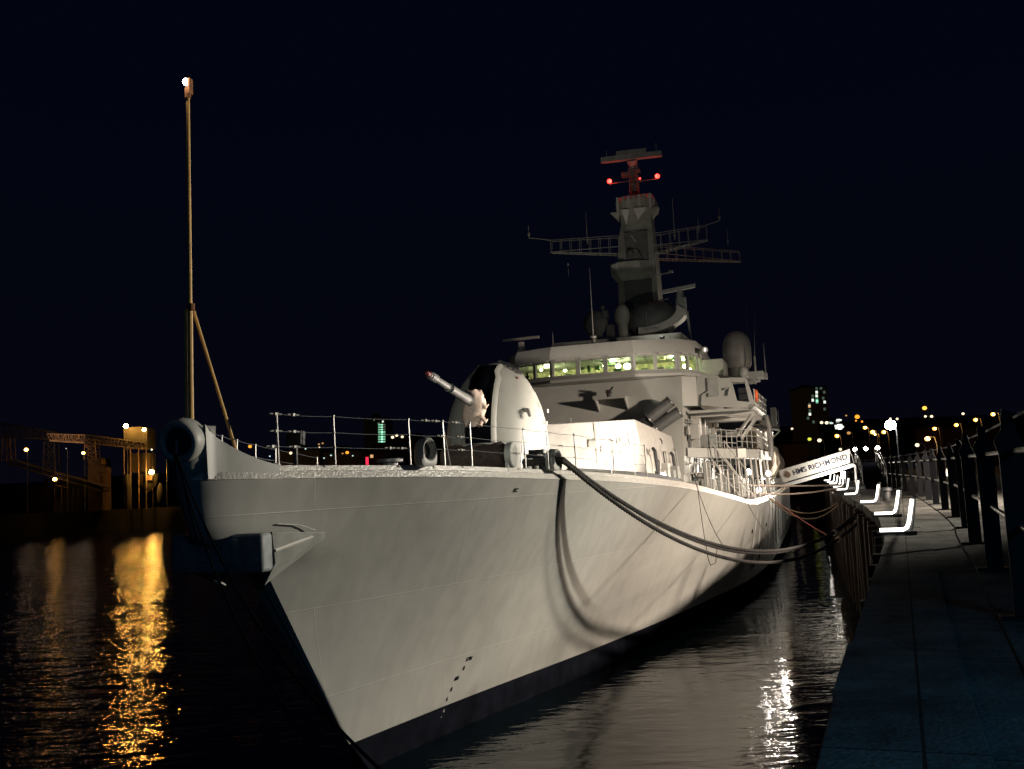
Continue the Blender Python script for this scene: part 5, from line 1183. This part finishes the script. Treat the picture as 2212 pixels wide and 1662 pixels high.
def truss(name, a0, a1, b0, b1, n, m_, label, cat, r_=.12, dep=2.4):
    o = thing(name, label, cat, (a0.x, a0.y, 4.6)); O = Vector((a0.x, a0.y, 4.6)); dv = Vector((0, dep, 0)); f = MB()
    for q in (0, 1):
        A = a0 - O + dv * q; B = a1 - O + dv * q; C_ = b0 - O + dv * q; D = b1 - O + dv * q; f.tube([A, B], r_, 5); f.tube([C_, D], r_, 5)
        for i in range(n + 1):
            k = i / n; f.tube([A.lerp(B, k), C_.lerp(D, k)], r_ * .6, 4)
            if i < n: k2 = (i + 1) / n; f.tube([A.lerp(B, k), C_.lerp(D, k2)] if i % 2 else [C_.lerp(D, k), A.lerp(B, k2)], r_ * .6, 4)
    f.build('frame', m_, o)
    f = MB(); f.hexa([b0 - O, b1 - O, b1 - O + dv, b0 - O + dv], [b0 - O + Vector((0, 0, .25)), b1 - O + Vector((0, 0, .25)), b1 - O + dv + Vector((0, 0, .25)), b0 - O + dv + Vector((0, 0, .25))]); f.build('belt', m_, o, smooth=0)
    f = MB(); u_ = Vector((0, 0, .2)); f.hexa([a0 - O, a1 - O, a1 - O + dv, a0 - O + dv], [a0 - O + u_, a1 - O + u_, a1 - O + dv + u_, a0 - O + dv + u_]); f.build('roof', OD, o, smooth=0)
    return o


truss('conveyor', L5(-20, 255), L5(520, 345), L5(-20, 395), L5(500, 415), 12, OD, 'dark left part of the high lattice conveyor across the river', 'conveyor')
truss('conveyor', L5(470, 362), L5(850, 375), L5(500, 435), L5(850, 455), 11, mat('pale_pink_truss', (.42, .30, .22), .8, noise=.3, scale=.6), 'brightly lit middle span of the high lattice conveyor', 'conveyor', .10)  # paler pink colour paints the light on this span of the truss
truss('conveyor', L5(850, 375), L5(1440, 455), L5(850, 455), L5(1440, 520), 16, OD, 'dim right part of the high lattice conveyor running to the lit tower', 'conveyor')
truss('conveyor', L5(90, 620), L5(1060, 900), L5(80, 665), L5(1040, 945), 22, OD, 'low conveyor sloping down to the right across the works', 'conveyor', .1)


def trestle(x0, x1, y0, y1, m_, label):
    a = L5(x0, y0); b = L5(x1, y0); c = L5(x0 - 12, y1); d = L5(x1 + 12, y1); o = thing('trestle', label, 'trestle', (c.x, c.y, 4.6)); O = Vector((c.x, c.y, 4.6)); f = MB(); n = 3
    for q in (0, 2.2):
        dv = Vector((0, q, 0)); A, B, C_, D = a - O + dv, b - O + dv, c - O + dv, d - O + dv; C_.z = max(0, C_.z); D.z = max(0, D.z); f.tube([A, C_], .12, 5); f.tube([B, D], .12, 5)
        for i in range(n): f.tube([A.lerp(C_, i / n), B.lerp(D, (i + 1) / n)], .07, 4); f.tube([B.lerp(D, i / n), A.lerp(C_, (i + 1) / n)], .07, 4); f.tube([A.lerp(C_, i / n), B.lerp(D, i / n)], .07, 4)
    f.build('frame', m_, o)


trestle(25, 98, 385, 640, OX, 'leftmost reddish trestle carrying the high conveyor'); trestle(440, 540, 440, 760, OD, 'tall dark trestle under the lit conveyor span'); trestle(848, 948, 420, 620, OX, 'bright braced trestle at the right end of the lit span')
o = thing('transfer_tower', 'ochre-lit transfer tower with two lamps on top at the right end of the conveyor', 'tower', tuple(L5(1340, 1000).xy) + (4.6,)); O = Vector(o.location)
a = L5(1222, 300) - O; b = L5(1465, 500) - O; f = MB(); f.box(((a.x + b.x) / 2 - .6, 3, (a.z + b.z) / 2 + .6), (b.x - a.x - 1.4, 5, (a.z - b.z) * .75)); f.box((b.x - .6, 2.9, (a.z + b.z) / 2 - .2), (1.2, 5.2, a.z - b.z)); f.build('cabin', OP, o, smooth=0)
f = MB()
for x in (1235, 1300, 1380, 1455): p = L5(x, 500) - O; f.tube([(p.x, .2, p.z), (p.x, .2, 0)], .14, 5)
p = L5(1235, 515) - O; q = L5(1465, 515) - O; f.tube([(p.x, .1, p.z), (q.x, .1, p.z)], .12, 5); f.build('leg', OX, o)
f = MB(); p = L5(1235, 560) - O; q = L5(1460, 740) - O; f.box(((p.x + q.x) / 2, 4, (p.z + q.z) / 2), (q.x - p.x, 4, p.z - q.z)); f.build('screen', OD, o, smooth=0)
o = thing('hopper', 'rounded amber hopper lit by the lowest lamp at the water side', 'hopper', tuple(L5(1430, 960).xy) + (4.6,)); O = Vector(o.location)
a = L5(1310, 765) - O; b = L5(1540, 900) - O; cx = (a.x + b.x) / 2; f = MB(); f.loft([[(cx + r_ * math.cos(i * math.pi / 10), 3 + r_ * .8 * math.sin(i * math.pi / 10), z) for i in range(20)] for z, r_ in [(b.z - 1.0, .6), (b.z + .2, 1.9), (b.z + 1, 2.3), (a.z, 2.45)]]); f.build('bin', OP, o, smooth=40)
f = MB()
for dx in (-1.6, 0, 1.6): f.tube([(cx + dx, 2, b.z), (cx + dx, 2, 0)], .12, 5)
f.box((cx + 1.2, .7, a.z - 1.0), (1.4, .3, 1.0)); f.build('leg', OX, o)
o = thing('chute', 'pale bent chute left of the hopper on the far quay', 'chute', tuple(L5(1280, 1000).xy) + (4.6,)); O = Vector(o.location); f = MB(); f.tube([L5(1265, 765) - O, L5(1268, 850) - O, L5(1285, 920) - O, Vector((0, 0, .1))], [.8, .85, .7, .65], 12); f.build('pipe', OP, o)
f = MB()
for k in range(5): f.torus((0.02, 0, .4 + k * .55), (1, 0, 0), (0, 1, 0), .72, .06, 14, 5)
f.build('hoop', OD, o)
o = thing('storage_tank', 'small upright yellow tank beside the stem of the ship, across the water', 'tank', tuple(L5(1585, 950).xy) + (4.6,)); O = Vector(o.location); f = MB(); z1 = L5(1585, 865).z - O.z; f.ell((0, 1, z1 * .55), (.75, .75, z1 * .5), 14, 10); f.cyl((0, 1, 0), (0, 1, .6), .3); f.build('shell', OP, o, smooth=60)
o = thing('plant_building', 'orange-lit sheet metal building with a curved shadow under the trestle', 'building', tuple(L5(900, 860).xy) + (4.6,)); O = Vector(o.location); a = L5(838, 610) - O; b = L5(965, 850) - O; f = MB(); f.box(((a.x + b.x) / 2, 5, a.z / 2), (b.x - a.x, 6, a.z)); f.build('wall', OX, o, smooth=0); f = MB(); p = L5(870, 640) - O; q = L5(1035, 725) - O; f.prism([(p.x, 1.8, p.z), (q.x, 1.8, q.z + .6), (q.x, 1.8, q.z - .6), (p.x, 1.8, p.z - 1.9)], (0, 2.5, 0)); f.build('chute_cover', OX, o, smooth=0)
o = thing('plant_shed', 'low dark shed with lit doorway under the lamp at the left', 'shed', tuple(L5(600, 1000).xy) + (4.6,)); O = Vector(o.location); f = MB(); a = L5(500, 880) - O; b = L5(760, 1000) - O; f.box(((a.x + b.x) / 2, 7, 1.6), (b.x - a.x, 8, 3.2)); f.build('wall', OD, o, smooth=0)
f = MB()
for x in (505, 575, 690, 740): p = L5(x, 900) - O; f.tube([(p.x, 2, 0), (p.x, 2, p.z)], .1, 5)
p = L5(500, 875) - O; q = L5(650, 905) - O; f.tube([(p.x, 2, p.z), (q.x, 2, q.z)], .1, 5); f.build('post', OX, o)
o = thing('plant_building', 'dark low range of plant buildings at the left edge of the works', 'building', tuple(L5(150, 1000).xy) + (4.6,)); O = Vector(o.location); f = MB(); f.box((-2, 12, 3.0), (14, 10, 6)); f.box((6, 16, 4), (10, 9, 8)); f.build('wall', OD, o, smooth=0); f = MB(); f.box((-2, 12, 6.15), (14.6, 10.6, .3)); f.build('roof', BANKW, o, smooth=0)
f = MB(); f.tube([(-135, 240, 17), (-98, 235, 17.2)], .1, 5); o = tag(f.build('pipe_bridge', OD), 'thin horizontal pipe high at the left edge of the photo over the works', 'pipe')
for x in (-134, -110): f = MB(); f.tube([(x, 240, 4.6), (x, 240, 17)], .12, 5); tag(f.build('support_mast', OD), ['left mast holding the high horizontal pipe', 'right mast holding the high horizontal pipe'][x > -120], 'mast')
pl_ = [(1257, 285, 'O', .5, 0, 'brilliant orange lamp on the left of the transfer tower roof'), (1440, 322, 'O', .36, 0, 'orange lamp on the right of the transfer tower roof'), (1515, 745, 'O', .52, 0, 'brilliant orange lamp over the hopper, nearest the ship stem'), (262, 522, 'Q', .42, 60, 'orange lamp near the leftmost trestle of the works'), (833, 555, 'Q', .36, 60, 'orange lamp on the braced trestle'), (548, 817, 'P', .42, 0, 'lowest left orange lamp in front of the low shed'),
       (1648, 340, 'd', .2, 0, 'faint small lamp beside the stem head, across the river'), (1515, 520, 'c', .22, 0, 'cold little lamp beneath the transfer tower'), (660, 510, 'c', .1, 0, 'pinprick greenish lamp behind the trestles')]
for x, y, k, r_, pw, lab in pl_:
    p = L5(x, y, 220.5); lamp(p, k, r_, lab, 'lamps of the cement works', ground=4.6, name='work_lamp', arm=.3, power=pw, cat='lamp')
p = L5(500, 400, 219); light('POINT', p + Vector((0, -.8, -1.0)), 260, (1, .62, .35), .3)
p = L5(700, 400, 217); light('POINT', p, 160, (1, .6, .35), .3)
